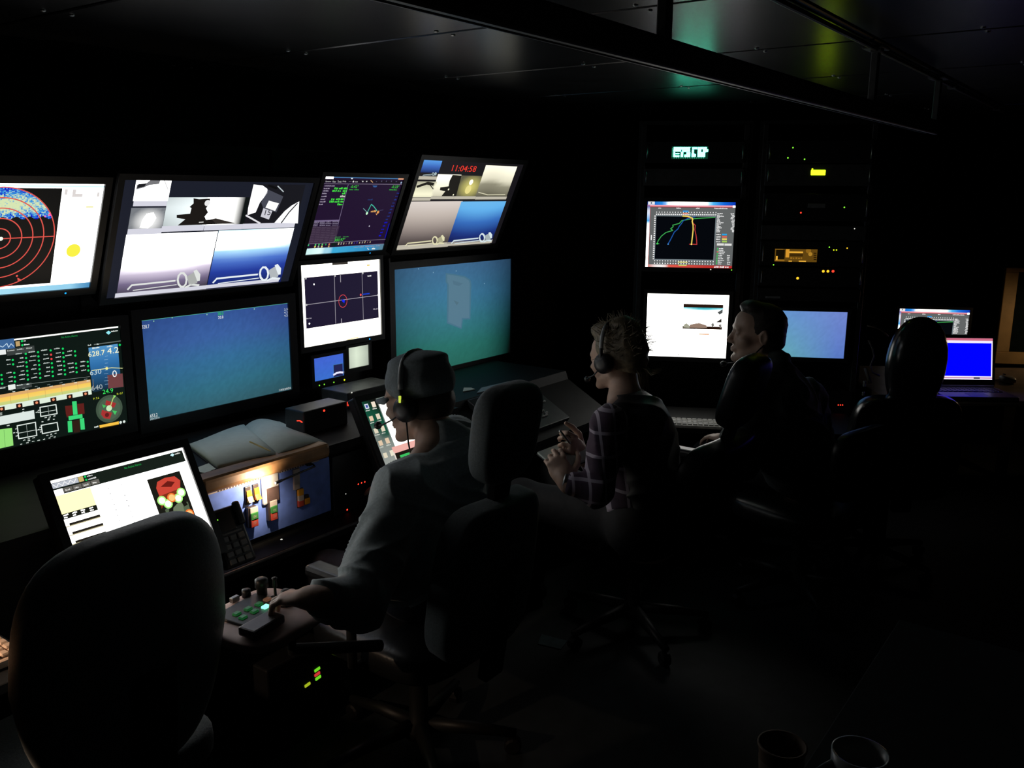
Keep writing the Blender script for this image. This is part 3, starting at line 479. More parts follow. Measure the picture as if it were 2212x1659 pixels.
def d_small_blue(c):
    c.grad(-c.w/2, c.h/2, c.w/2, -c.h/2, lambda u, v: noisy(mix(rgb(66, 100, 210), rgb(58, 110, 205), v), .05), 14, 10, 0); c.z(620, 720, 9.2167)
    c.rect(920, 632, 1112, 868, rgb(34, 34, 78), 1); c.line([(920, 632), (1115, 595), (1118, 840), (930, 875)], .0016, rgb(60, 120, 165), 2, True); c.line([(925, 825), (985, 790), (1050, 775), (1110, 778)], .008, rgb(225, 225, 250, 1.1), 3); c.rect(510, 495, 570, 485, rgb(90, 180, 190), 2)
def d_small_white(c):
    c.grad(-c.w/2, c.h/2, c.w/2, -c.h/2, lambda u, v: mix(rgb(225, 238, 215), rgb(150, 158, 148), abs(u-.42)*1.2+.25*abs(v-.4)), 10, 10, 0); c.z(620, 720, 9.2167); c.rect(1195, 300, 1228, 358, BK, 1)
def d_touch_left(c):
    c.bg(Wt); dk = rgb(24, 32, 26); cr = rgb(255, 250, 185, 1.3); G = rgb(20, 200, 90); c.loc(); x0 = -c.w/2; yh = c.h/2
    R = lambda xa, ya, xb, yb, col, lv: c.rect(x0+xa, yh-ya, x0+xb, yh-yb, col, lv)
    R(0, .0068, .376, .040, dk, 1); c.poly([(x0+.336, yh-.013), (x0+.343, yh-.0085), (x0+.350, yh-.013), (x0+.343, yh-.018)], rgb(205, 245, 250), 3); c.dash(x0+.351, yh-.0145, .023, .004, rgb(240, 240, 235), 3, 1); c.text('No Active Alarms', x0+.197, yh-.0185, .049, .006, rgb(30, 165, 75), 3)
    R(.001, .008, .070, .0215, rgb(190, 195, 205), 2); c.line([(x0+.005+k*.0075, yh-.0148+.0045*(-1)**k) for k in range(9)], .0018, rgb(250, 250, 250), 3); R(.071, .008, .084, .0215, rgb(205, 180, 110), 2)
    for k in range(2): c.disc(x0+.0895, yh-.0115-k*.0085, .003, G, 3); c.dash(x0+.095, yh-.0135-k*.0085, .018+.006*k, .004, rgb(230, 230, 230), 3, 1)
    R(0, .0255, .025, .040, Wt, 2)
    for k in range(4): R(.0265+k*.024, .0255, .049+k*.024, .0375, rgb(105, 102, 96), 2); c.dash(x0+.0305+k*.024, yh-.0345, .014, .004, rgb(225, 225, 220), 3, 1)
    R(.002, .041, .093, .090, cr, 1); R(.002, .090, .093, .104, rgb(28, 30, 24), 2)
    for k in range(4): c.dash(x0+.005+k*.0225, yh-.0955, .014, .0038, Wt, 3, 1); c.dash(x0+.005+k*.0225, yh-.1015, .011, .0038, Wt, 3, 1)
    for k in range(6): R(.012, .1165+k*.0235, .093, .1225+k*.0235, rgb(38, 34, 28), 2); R(.002, .1225+k*.0235, .093, .125+k*.0235, rgb(200, 190, 150), 2)
    for k in range(12): R(.095, .052+k*.0152, .244, .0525+k*.0152, rgb(205, 203, 200, 1.1), 2)
    for k in range(11):
        for x in (.136, .172): c.dash(x0+x, yh-.058-k*.0152, .004, .003, rgb(120, 120, 125), 3, 1)
    X = [(1135, 600), (1445, 525), (1605, 942), (1235, 1010)]
    c.z(60, 900, 4.424); q = [c.p(*p) for p in X]; xa = q[0][0]; xb = (q[1][0]+q[2][0])/2; ya = (q[0][1]+q[1][1])/2; yb = q[2][1]; c.loc(); W = xb-xa; H = ya-yb
    U = lambda u, v: (xa+u*W, ya-v*H)
    c.rect(*U(0, 0), *U(1, 1), rgb(28, 28, 22), 2)
    c.poly([U(.17, .22), U(.26, .1), U(.5, .06), U(.8, .08), U(.92, .2), U(.84, .36), U(.18, .40)], rgb(205, 70, 55), 3); c.poly([U(.3, .22), U(.55, .14), U(.75, .2), U(.6, .28)], rgb(110, 28, 22), 4); c.poly([U(.14, .40), U(.85, .36), U(.78, .55), U(.25, .58), U(.12, .66)], rgb(130, 48, 26), 3)
    c.poly([U(.2, .7), U(.5, .62), U(.92, .68), U(.9, .98), U(.2, .98)], rgb(86, 100, 76), 3); c.poly([U(.4, .66), U(.75, .62), U(.72, .9), U(.45, .92)], rgb(112, 124, 98), 4); c.line([U(.3, .86), U(.4, .68), U(.6, .6), U(.78, .6), U(.82, .72)], .012, rgb(22, 22, 16), 5)
    for u, v, o in ((.2, .5, 0), (.34, .6, 0), (.5, .5, 1), (.68, .55, 0), (.82, .45, 0), (.84, .93, 1)): c.disc(*U(u, v), .0135, rgb(170, 240, 130, 1.1) if not o else rgb(245, 120, 50), 6); c.disc(*U(u, v), .0095, rgb(245, 255, 225, 1.3) if not o else rgb(255, 190, 120, 1.2), 7)
def d_touch_right(c):
    c.bg(rgb(120, 132, 126)); c.z(770, 840, 8.292)
    c.grad(95, 290, 520, 1400, lambda u, v: ramp([(0, rgb(14, 24, 20)), (.15, rgb(16, 92, 66)), (.35, rgb(14, 70, 52)), (.5, rgb(110, 125, 118)), (1, rgb(165, 170, 165))], v), 4, 20, 1)
    c.poly([(60, 300), (240, 265), (530, 960), (470, 1000)], rgb(22, 18, 14), 2)
    for k in range(6):
        for j in range(2): x = 95+k*72+j*85; y = 345+k*178-j*45; c.loc(); 
    c.loc(); x0 = -c.w/2; yh = c.h/2
    c.grad(x0, yh, x0+.075, -yh, lambda u, v: ramp([(0, rgb(16, 18, 15)), (.1, rgb(18, 70, 50)), (.3, rgb(16, 84, 62)), (.42, rgb(60, 90, 80)), (.55, rgb(130, 138, 132)), (1, rgb(175, 178, 172))], v+.25*(.5-u)*(v < .5)), 5, 20, 3)
    for k in range(6):
        for j in range(2):
            c.rect(x0+.012+j*.034, yh-.010-k*.046+j*.002, x0+.030+j*.034, yh-.028-k*.046, random.choice([rgb(235, 228, 205), rgb(225, 215, 190), rgb(225, 200, 170)]) if k else (rgb(215, 220, 235) if j == 0 else rgb(240, 225, 205)), 4)
            if k < 4: c.dash(x0+.008+j*.034, yh-.036-k*.046, .026, .005, rgb(200, 205, 195), 4, 1)
    c.rect(x0+.016, yh-.014, x0+.026, yh-.024, rgb(60, 80, 160), 5)
    c.rect(x0+.080, yh-.006, c.w/2, yh-.024, rgb(215, 165, 160), 4); c.rect(x0+.10, yh-.006, x0+.118, yh-.028, rgb(250, 242, 232), 5); c.rect(x0+.150, yh-.004, c.w/2, yh-.018, rgb(235, 190, 182), 5)
    c.rect(x0+.080, yh-.024, c.w/2, -yh+.118, rgb(255, 252, 242, WHITE), 4); c.rect(x0+.062, -yh+.118, c.w/2, -yh+.094, rgb(240, 178, 168), 4)
    c.rect(x0+.066, -yh+.094, c.w/2, -yh, rgb(28, 22, 16), 5); c.rect(x0+.085, -yh+.082, x0+.15, -yh+.056, rgb(60, 190, 95), 6); c.rect(x0+.06, -yh+.1, x0+.066, -yh, rgb(230, 220, 210), 5)
def d_graph(c):
    c.bg(rgb(98, 101, 101)); c.z(1390, 430, 10.367); wt = rgb(245, 245, 245); 
    c.loc(); yh = c.h/2; x0 = -c.w/2
    sky = lambda u, v: ramp([(0, rgb(20, 70, 190)), (.2, rgb(40, 150, 235)), (.32, Wt), (.6, Wt), (.72, rgb(90, 200, 250)), (.85, rgb(20, 110, 225)), (1, rgb(10, 50, 180))], u)
    c.grad(x0, yh, c.w/2, yh-.018, sky, 24, 1, 1); c.rect(x0, yh-.016, c.w/2, yh-.0235, rgb(240, 160, 170), 2); c.rect(x0+.008, yh-.0235, c.w/2, yh-.0265, rgb(150, 30, 40), 2); c.rect(x0+.002, yh, x0+.034, yh-.015, rgb(235, 235, 235), 3); c.rect(x0+.015, yh-.002, x0+.021, yh-.011, rgb(90, 110, 140), 4); c.rect(c.w/2-.012, yh-.016, c.w/2, yh-.026, Wt, 3)
    c.grad(x0, yh-.018, x0+.0125, -yh, lambda u, v: ramp([(0, rgb(30, 60, 170)), (.1, rgb(235, 240, 250)), (.25, rgb(60, 170, 240)), (.4, Wt), (.75, Wt), (.85, rgb(200, 195, 190)), (1, Wt)], v), 1, 24, 2); c.rect(x0+.0125, yh-.03, x0+.0145, -yh, rgb(190, 60, 55), 3)
    c.grad(x0+.012, -yh+.0125, c.w/2, -yh, lambda u, v: ramp([(0, rgb(210, 110, 100)), (.1, rgb(245, 240, 238)), (.2, rgb(245, 240, 238)), (.24, rgb(225, 90, 75)), (.7, rgb(190, 50, 45)), (1, rgb(185, 45, 45))], u), 24, 1, 2); c.dash(c.w/2-.085, -yh+.002, .08, .008, wt, 4, 3)
    c.z(1390, 430, 10.367)
    for x, wd in ((332, 85), (738, 118), (1175, 95), (1590, 362)): c.dash(x, 210+x*.006, wd, 26, wt, 4, 1)
    a = c.p(290, 383); b = c.p(1535, 1362); c.loc(); X0_, X1_ = a[0], b[0]; Y1_, Y0_ = a[1], b[1]; x1 = (X1_+.006)
    c.rect(X0_-.002, Y1_+.004, x1+.004, Y0_-.004, rgb(120, 132, 138), 2); c.rect(X0_, Y1_, x1, Y0_, rgb(4, 7, 12), 3)
    n = 23
    for k in range(n):
        xx = X0_+(x1-X0_)*k/(n-1); c.rect(xx-.0014, Y1_+.022, xx+.0022, Y1_+.017, wt, 4, 1); c.rect(xx-.0024, Y0_-.006, xx+.0022, Y0_-.011, wt, 4, 1); c.rect(xx-.0022, Y0_-.018, xx+.0024, Y0_-.0235, wt, 4, 1)
    for k in range(32): xx = X0_+(x1-X0_)*k/31; c.rect(xx-.0024, Y1_+.012, xx+.003, Y1_+.0065, wt, 4, 1)
    for k in range(21): yy = Y1_+(Y0_-Y1_)*k/20; c.rect(X0_-.010, yy+.003, X0_-.003, yy-.002, wt, 4, 1)
    c.rect(X0_-.023, (Y0_+Y1_)/2+.012, X0_-.018, (Y0_+Y1_)/2-.012, wt, 4, 1)
    c.z(1390, 430, 10.367); LW = .0042
    c.line([(1600, 410), (1250, 430), (1060, 445), (860, 482), (800, 545), (655, 585), (665, 620), (608, 665), (655, 702), (500, 750), (400, 830), (330, 930), (305, 1000), (345, 1000)], LW, rgb(60, 165, 80), 4)
    c.line([(1160, 395), (1000, 430), (890, 485), (850, 550), (800, 610), (775, 665), (690, 740), (640, 840), (600, 920), (550, 1005)], LW, rgb(30, 85, 165), 5); c.disc(552, 1008, 16, rgb(70, 140, 210), 6)
    c.line([(890, 375), (1000, 400), (1080, 440), (1110, 540), (1160, 590), (1150, 690), (1175, 800), (1190, 920), (1195, 1015), (1030, 1010)], LW, rgb(180, 55, 55), 5)
    c.line([(880, 380), (990, 385), (1090, 425), (1105, 450), (1090, 500), (1110, 580), (1112, 680), (1100, 800), (1085, 920), (1075, 1010)], LW*1.25, rgb(240, 215, 95), 6); c.disc(1073, 1010, 18, rgb(250, 235, 120), 7); c.disc(306, 998, 18, rgb(80, 230, 100), 7)
    c.rect(885, 258, 1008, 290, rgb(40, 150, 225), 5); c.rect(880, 312, 1000, 338, rgb(235, 135, 115), 5); c.rect(770, 1400, 985, 1425, rgb(235, 230, 130), 5); c.rect(785, 1468, 965, 1492, rgb(205, 220, 120), 5)
    for k in range(15): c.dash(1655-k*2, 335+k*29, random.randint(60, 200), 22, wt, 4, 1); c.dash(1950+random.randint(0, 40), 335+k*29, 80, 22, wt, 4, 1)
    for k, cl in enumerate(((40, 165, 230), (225, 105, 85), (235, 215, 105), (165, 205, 90))): c.dash(1625, 805+k*53, 122, 24, wt, 4, 1); c.rect(1758, 775+k*53, 1866, 812+k*53, rgb(*cl), 4)
    c.rect(1645, 990, 1800, 1042, rgb(225, 225, 222), 4); c.rect(1815, 995, 1972, 1047, rgb(225, 225, 222), 4)
    for k in range(10): c.disc(1662-k*3, 1105+k*38, 14, rgb(235, 120, 90) if k == 2 else rgb(60, 200, 90), 4); c.dash(1688-k*3, 1117+k*38, random.randint(60, 160), 22, wt, 4, 1)
    for k in range(6): c.dash(1870, 1275+k*38, 80, 22, wt, 4, 1)
def d_white(c):
    c.bg(rgb(255, 253, 246, WHITE*1.05)); c.z(1370, 610, 4.424)
    a = c.p(472, 205); b = c.p(830, 452); c.loc(); x0, x1, y1, y0 = a[0], b[0]+.004, a[1], b[1]
    c.rect(x0, y1, x1, y0, rgb(40, 22, 14), 1); c.grad(x0, y1-.016, x1, y0+.014, lambda u, v: ramp([(0, rgb(20, 150, 165)), (.12, rgb(110, 215, 225)), (.28, Wt), (1, Wt)], v+.12*abs(u-.5)), 8, 10, 2); c.z(1370, 610, 4.424)
    c.poly([(465, 430), (480, 400), (500, 390), (525, 410), (530, 435)], rgb(165, 165, 145), 3); c.poly([(530, 432), (530, 405), (570, 395), (620, 388), (690, 410), (695, 435)], rgb(150, 125, 110), 3); c.poly([(735, 400), (755, 385), (765, 410), (745, 430)], rgb(120, 120, 115), 3); c.poly([(780, 382), (835, 345), (835, 382)], rgb(50, 46, 42), 3); c.poly([(795, 285), (845, 258), (845, 290), (815, 310)], rgb(80, 84, 84), 3); c.poly([(805, 405), (832, 400), (832, 440), (815, 430)], rgb(130, 125, 120), 3)
    c.rect(620, 487, 716, 501, rgb(225, 150, 90), 2); c.disc(423, 690, 5, rgb(120, 120, 120), 2); c.grad(872, 128, 902, 195, lambda u, v: mix(rgb(205, 245, 250, 1.1), Wt, v), 1, 3, 1)
def d_blue_end(c):
    def f(u, v): return noisy(mix(mix(rgb(96, 150, 205), rgb(112, 132, 205), u), mix(rgb(100, 170, 175), rgb(88, 120, 195), (u-.2)*1.4), v), .05)
    c.grad(-c.w/2, c.h/2, c.w/2, -c.h/2, f, 36, 20, 0)
def d_laptop(c):
    c.bg(rgb(235, 225, 245, 1.1)); h = c.h/2; x = c.w/2
    c.rect(-x, h, x, h-.012, rgb(205, 110, 135), 1); c.rect(-x, h-.024, x-.006, -h+.017, rgb(0, 2, 255, 1.25), 1); c.rect(-x, -h+.006, x, -h+.011, rgb(190, 130, 170), 1); c.rect(x-.09, -h+.004, x-.06, -h+.012, rgb(60, 50, 80), 2)
def d_green(c):
    c.bg(rgb(10, 48, 34)); g = (.85, 9., 5.6); gg = rgb(60, 165, 125)
    c.loc(); w, h = c.w, c.h
    for k in range(14): c.rect(-w/2+.01+k*w*.065, h/2-.002, -w/2+.007+(k+.8)*w*.065, h/2-.006, gg, 1, 1); c.rect(-w/2+.01+k*w*.062, -h/2+.007, -w/2+.007+(k+.8)*w*.062, -h/2+.003, gg, 1, 1)
    c.rect(-w/2+.001, h/2-.008, -w/2+.004, -h/2+.008, gg, 1, 1)
    c.z(1430, 300, 17.015)
    for (x0, y0, x1, y1) in ((430, 300, 560, 420), (440, 330, 1030, 395), (420, 400, 700, 470), (420, 480, 480, 660), (500, 520, 640, 560), (430, 600, 640, 670), (560, 300, 1040, 340), (690, 480, 775, 665), (740, 400, 1030, 480), (900, 490, 1035, 660), (820, 580, 1030, 670), (1110, 305, 1300, 380), (1090, 520, 1180, 665), (1100, 400, 1170, 520), (1180, 560, 1240, 660), (1320, 305, 1430, 665), (1430, 300, 1500, 380), (1440, 490, 1580, 665), (1510, 300, 1640, 490), (1620, 380, 1720, 480)): c.rect(x0, y0, x1, y1, g, 2, 0)
# ================================================================== monitors of the wall
EX, EZ = (1, 0, 0), (0, 0, 1); MY = 2.68
def wall_mount(T, w, h): MB().rbox((-.06, -.05, -.075), (.06, .05, -.045), .003, 1).build('wall_bracket', M_STEEL, T)
def tilt_mount(T, w, h):
    m = MB(); s, c_ = math.sin(TILT), math.cos(TILT)
    for x in (-w*.22, w*.22):
        # wedge from the housing back to the cabinet face, in the monitor's own axes
        y1, y0 = h*.28, -h*.30; d1 = .05; 
        g = lambda y: (.0735+(y+h/2)*s)/c_
        pts = [(y0, -.045), (y1, -.045), (y1, -max(g(y1), .05)), (y0, -max(g(y0), .05))]
        m.prism([(p[0], p[1]) for p in pts], 0, x-.012, x+.012)
    m.build('tilt_bracket', M_STEEL, T)
TILT = math.radians(24.2); ET = (0, -math.sin(TILT), math.cos(TILT))
def upper(x0, x1, zb, h): o = Vector(((x0+x1)/2, MY, zb))+Vector(ET)*h/2; return frame(o, EX, ET), x1-x0, h
GU = 'upper row of tilted monitors'; GL = 'lower row of monitors'
M, w_, h_ = upper(.835, 1.445, 1.404, .344); monitor('display_monitor', 'tilted monitor with sonar rings and bright white side bar', M, w_, h_, d_sonar, .022, group=GU, mount=tilt_mount, leds=((139, 631, 'blue', .003),))
M, w_, h_ = upper(1.494, 2.226, 1.364, .402); monitor('display_monitor', 'wide tilted monitor of bright camera views in dark frame', M, w_, h_, d_cams, .020, group=GU, mount=tilt_mount)
M, w_, h_ = upper(2.309, 2.735, 1.459, .324); monitor('display_monitor', 'small tilted monitor with purple navigation chart', M, w_, h_, d_nav_purple, .018, group=GU, mount=tilt_mount, leds=((797, 545, 'blue', .003),))
M, w_, h_ = upper(2.813, 3.527, 1.453, .413); monitor('display_monitor', 'wide tilted monitor of camera views with red clock 11:04:58', M, w_, h_, d_cams_clock, .022, group=GU, mount=tilt_mount)
M = frame((1.245, MY, 1.114), EX, EZ); monitor('display_monitor', 'monitor of green status lights, gauges and depth readings', M, .575, .322, d_telemetry, .03, .035, group=GL, mount=wall_mount, depth=.06)
M, w_, h_ = quad_frame((0, MY, 0), EX, EZ, (305, 692), (622, 654), (628, 840), (320, 910)); monitor('display_monitor', 'blue underwater video monitor beside the green status monitor', M, w_, h_, d_depth_video, .035, .04, group=GL, mount=wall_mount, depth=.06)
M, w_, h_ = quad_frame((0, MY, 0), EX, EZ, (648.3, 573.5), (819.5, 560), (822.3, 721.5), (655, 751.3)); monitor('display_monitor', 'small white monitor with dark chart and red ring', M, w_, h_, d_nav_white, .018, .022, group=GL, mount=wall_mount, depth=.06, leds=((796, 732, 'blue', .0035),))
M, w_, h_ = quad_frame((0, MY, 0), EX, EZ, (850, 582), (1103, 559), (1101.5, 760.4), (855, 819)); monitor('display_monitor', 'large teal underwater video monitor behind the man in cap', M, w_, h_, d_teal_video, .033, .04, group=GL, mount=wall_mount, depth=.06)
M, w_, h_ = quad_frame((0, MY, 0), EX, EZ, (676, 775), (741, 762), (742, 812), (678, 823)); monitor('mini_monitor', 'tiny blue monitor with a dark inset corner picture', M, w_, h_, d_small_blue, .014, .026, group='tiny monitors below the white chart monitor', mount=wall_mount, depth=.06,
        leds=((687.5, 832, 'green', .003), (698, 830, 'green', .003), (718.6, 825.4, 'green', .003), (741.5, 820, 'yellow', .004)))
M, w_, h_ = quad_frame((0, MY, 0), EX, EZ, (752, 751), (795, 744), (796, 788), (751, 797)); monitor('mini_monitor', 'tiny square monitor glowing pale grey', M, w_, h_, d_small_white, .014, .02, group='tiny monitors below the white chart monitor', mount=wall_mount, depth=.06)
# post between the chart monitor and the teal monitor
p = at(838, 640, 1, 2.69); tag(MB().rbox((p.x-.006, 2.675, 1.07), (p.x+.006, 2.75, 1.42), .002, 1).build('divider_strip', pmat('grey_strip', (.12, .12, .12), .5)), 'thin grey upright strip beside the large teal monitor', 'strip')
# touch screens standing in the console slope
TU = Vector((0, .14, .27)).normalized()
def stand_mount(T, w, h):
    m = MB(); m.prism([(-h/2+.02, -.038), (h*.1, -.038), (h*.1, -.07), (-h/2-.075, -.10), (-h/2-.108, -.04), (-h/2-.02, -.038)], 0, -.07, .07); m.build('stand', M_STEEL, T)
def touch(x0, x1, draw, label):
    o = Vector(((x0+x1)/2, 2.13, .845)); M = frame(o, EX, TU); return monitor('touch_monitor', label, M, x1-x0, .301, draw, .022, depth=.04, mount=stand_mount, group='touch monitors on the console')
touch(1.035, 1.415, d_touch_left, 'tilted white touch monitor with red vehicle diagram on console')
touch(2.118, 2.494, d_touch_right, 'tilted touch monitor with desktop icons behind the man in cap')
# ================================================================== things on the console
def on_slope_frame(px, py, lift=0.): return frame(slope(px, py, lift), EX, SL_U)
# blue switch panel lying in the slope
PF = frame((1.715, 2.195, .728), EX, EZ)
SP = thing('switch_panel', 'blue control panel of switches and push buttons lit by lamp', 'control panel', PF)
M_BLUE = pmat('blue_panel_paint', (.17, .27, .74), .42, var=.15, scale=25); M_DKP = pmat('dark_switch_plastic', (.05, .035, .03), .4)
M_AMB = pmat('amber_plastic', (.85, .36, .02), .35, var=.1); M_GRN = pmat('green_button', (.05, .22, .05), .4, var=.1); M_RED = pmat('red_button', (.65, .08, .05), .4, var=.1)
M_BEI = pmat('beige_plate', (.55, .45, .38), .5, var=.1)
SPI = PF.inverted(); PN = PF.col[2].to_3d(); PP = PF.to_translation()
def sp(px, py): q = SPI @ hit(px, py, PP, PN); return q.x, q.y
def spz(zx, zy): return sp(450+zx/8.7304, 1000+zy/8.7304)
MB().rbox((-.245, -.098, -.004), (.245, .094, .004), .002, 1).build('plate', M_BLUE, SP)
def zbox(name, z0, z1, t0, t1, mat, r=.002, parent=None):
    a = spz(*z0); b = spz(*z1); x0, x1 = sorted((a[0], b[0])); y0, y1 = sorted((a[1], b[1])); return MB().rbox((x0, y0, t0), (x1, y1, t1), r).build(name, mat, parent or SP)
def button_text(s, z0, z1, t, mat, parent):
    a = spz(*z0); b = spz(*z1); v, f = glyphs(s); m = MB(); x0, x1 = sorted((a[0], b[0])); y0, y1 = sorted((a[1], b[1]))
    m.add([(x0+p[0]*(x1-x0), y0+p[1]*(y1-y0), t) for p in v], f); m.build('lettering', mat, parent)
for (z0, z1, w0, w1) in (((655, 450), (785, 760), (680, 520), (785, 700)), ((805, 405), (932, 715), (825, 470), (930, 650))):
    r_ = zbox('rocker_switch', z0, z1, .004, .009, M_DKP)
    a = spz(*w0); b = spz(*w1); x0, x1 = sorted((a[0], b[0])); y0, y1 = sorted((a[1], b[1]))
    MB().prism([(y0, .009), (y1, .009), (y1, .011), (y0+(y1-y0)*.45, .013), (y0, .022)], 0, x0, x1).build('paddle', M_AMB, r_)
pl = zbox('cover_plate', (955, 250), (1295, 690), .004, .016, M_WHITE, .008)
zbox('dark_pad', (1035, 470), (1270, 672), .016, .019, pmat('brown_pad', (.10, .06, .05), .5), .002, pl)
for (x0, x1, y, txt2) in ((705, 862, 830, 'STOP'), (1080, 1222, 705, 'STOP')):
    st_ = zbox('push_button_station', (x0-25, y), (x1, y+325), .004, .018, M_DKP)
    zbox('label_cap', (x0, y), (x1, y+88), .018, .022, M_BEI, .002, st_)
    g_ = zbox('green_button', (x0+8, y+100), (x1, y+205), .018, .024, M_GRN, .002, st_); d_ = zbox('red_button', (x0+14, y+212), (x1, y+322), .018, .024, M_RED, .002, st_)
    button_text('ON', (x0+52, y+135), (x0+108, y+168), .0243, M_BEI, st_); button_text(txt2, (x0+55, y+250), (x0+112, y+285), .0243, M_BEI, st_)
for k in range(4): zbox('white_button', (1565+k*3, 120+k*86), (1688, 195+k*92), .004, .012, M_BEI, .002)
for (z0, z1, m_) in (((1650, 500), (1755, 590), M_AMB), ((1655, 605), (1758, 690), M_BEI), ((1655, 705), (1765, 790), M_RED), ((1775, 665), (1875, 745), M_AMB), ((1790, 590), (1850, 640), M_DKP)): zbox('square_button', z0, z1, .004, .014, m_, .002)
zbox('button_housing', (1640, 492), (1778, 810), .002, .0055, M_DKP, .001)
# perforated strip under the shelf lip
m = MB(); a = spz(0, 500); 
strip = MB().rbox((-.235, .090, .0), (.20, .106, .006), .002, 1).build('vent_strip', M_BEI, SP)
for k in range(34):
    x = -.20+k*.0105; MB().box((x, .0915, .006), (x+.0045, .1035, .0066)).build('vent_slot', M_DKP, strip)
# gooseneck lamp bending over the blue panel
L0 = PF @ Vector((.150, .094, .010)); LT = at(594, 1044, 1, 2.112)
lamp = thing('gooseneck_lamp', 'thin black gooseneck lamp bent over the blue switch panel', 'lamp', L0); inv = Matrix.Translation(-L0)
tip = inv @ LT; top = Vector((.0, -.028, -.004)); MB().lathe([(.009, -.006), (.009, .006), (.005, .008)], 12).build('base', M_CASE, lamp)
d_ = (tip-top); pts = [(0, 0, 0), (.003, -.016, .0), tuple(top), tuple(top+d_*.33), tuple(top+d_*.66), tuple(tip-d_.normalized()*.02)]
MB().tube(pts, .0032, 8).build('neck', M_CASE, lamp, True); MB().tube([tuple(tip-d_.normalized()*.035), tuple(tip-d_.normalized()*.0025)], [.0042, .0052], 10).build('head', M_CASE, lamp, True)
def spot(name, p, target, energy, col, ang, blend, parent, rad=.004):
    l = bpy.data.lights.new(name, 'SPOT'); l.energy = energy; l.color = col; l.spot_size = math.radians(ang); l.spot_blend = blend; l.shadow_soft_size = rad
    o = bpy.data.objects.new(name, l); COL.objects.link(o); o.parent = parent; o.rotation_euler = (Vector(target)-Vector(p)).to_track_quat('-Z', 'Y').to_euler(); o.location = p; return o
aim = inv @ (PF @ Vector((*spz(930, 260), .0)))
spot('lamp_bulb', tip+Vector((0, 0, 0)), aim, 2.8, (1, .82, .62), 165, .4, lamp)
# telephone keypad handset beside the touch monitor
TF = frame(at(493, 1160, 1, 2.112), EX, TU); PH = thing('telephone', 'black desk telephone with square keypad beside the touch monitor', 'telephone', TF)
MB().rbox((-.052, -.09, -.002), (.048, .085, .030), .008).build('body', M_CASE, PH); MB().rbox((.024, .02, .028), (.047, .092, .046), .01, 3).build('handset', M_CASE, PH)
MB().rbox((-.046, .015, .030), (.016, .075, .034), .003).build('display_window', pmat('dark_window', (.01, .011, .01), .2), PH); led(PH, (-.035, .055, .034), .002, LEDS['green'])
M_KEY = pmat('grey_keys', (.16, .15, .14), .45)
for i in range(3):
    for j in range(4): MB().rbox((-.044+i*.027, -.082+j*.022, .030), (-.022+i*.027, -.065+j*.022, .036), .002, 1).build('key', M_KEY, PH)
MB().rbox((-.046, .005, .030), (.03, .012, .033), .002, 1).build('label_strip', M_KEY, PH)
# open notebook on the shelf
SZ = .868
NB = thing('notebook', 'open notebook with cream pages lying on the console shelf', 'notebook', (0, 0, SZ)); q0 = [at(*p, 2, SZ+.004) for p in ((410, 966), (470, 1012), (596, 988), (527, 927), (700, 956), (605, 913))]
A, B, C_, D, E_, F_ = q0; org = (C_+D)/2; NB.location = (org.x, org.y, SZ)
def page_sheet(p00, p10, p11, p01, hfun, name, th):
    n = 12; m = MB(); top = []; 
    for j in range(2):
        for i in range(n+1):
            t = i/n; a = p00.lerp(p10, t); b = p01.lerp(p11, t); q = a.lerp(b, j); top.append((q.x-org.x, q.y-org.y, hfun(t)))
    bot = [(x, y, .001) for x, y, z in top]; k = 2*(n+1); fs = []
    for i in range(n): fs += [(i, i+1, n+2+i, n+1+i), (k+i, k+n+1+i, k+n+2+i, k+i+1), (i, k+i, k+i+1, i+1), (n+1+i, n+2+i, k+n+2+i, k+n+1+i)]
    fs += [(0, n+1, k+n+1, k), (n, k+n, k+2*n+1, 2*n+1)]; m.add(top+bot, fs); return m.build(name, M_PAPER, NB, True)
hump = lambda t: .006+.022*math.sin(math.pi*min(1, (1-t)*.95+.05))**.7*(.35+.65*t)
page_sheet(B, C_, D, A, lambda t: .016+.012*math.sin(t*2.6)*t, 'left_pages', .02)
page_sheet(C_, E_, F_, D, lambda t: .008+.030*math.sin(math.pi*min(1, t*1.05))**.8*(1-.5*t), 'right_pages', .02)
m = MB(); cv = [B, C_, E_, F_, D, A]; m.prism([((p.x-org.x)*1.02, (p.y-org.y)*1.02) for p in cv], 2, -.0002, .003); m.build('cover', pmat('dark_cover', (.02, .02, .025), .5), NB)
pn = [at(*p, 2, SZ+.024) for p in ((540, 955), (585, 975))]
tag(MB().tube([tuple(pn[0]), tuple(pn[0].lerp(pn[1], .9)), tuple(pn[1])], [.0035, .0035, .001], 8).build('pencil', pmat('pencil_yellow', (.5, .36, .08), .5)), 'pencil lying in the gutter of the open notebook', 'pencil')
pc = at(447, 1012, 2, SZ+.001); tag(MB().rbox((-.04, -.03, 0), (.04, .03, .002), .001, 1).build('paper_sheet', M_PAPER, None, M=rotz(pc, 12)), 'small white paper sheet under the notebook corner', 'paper')
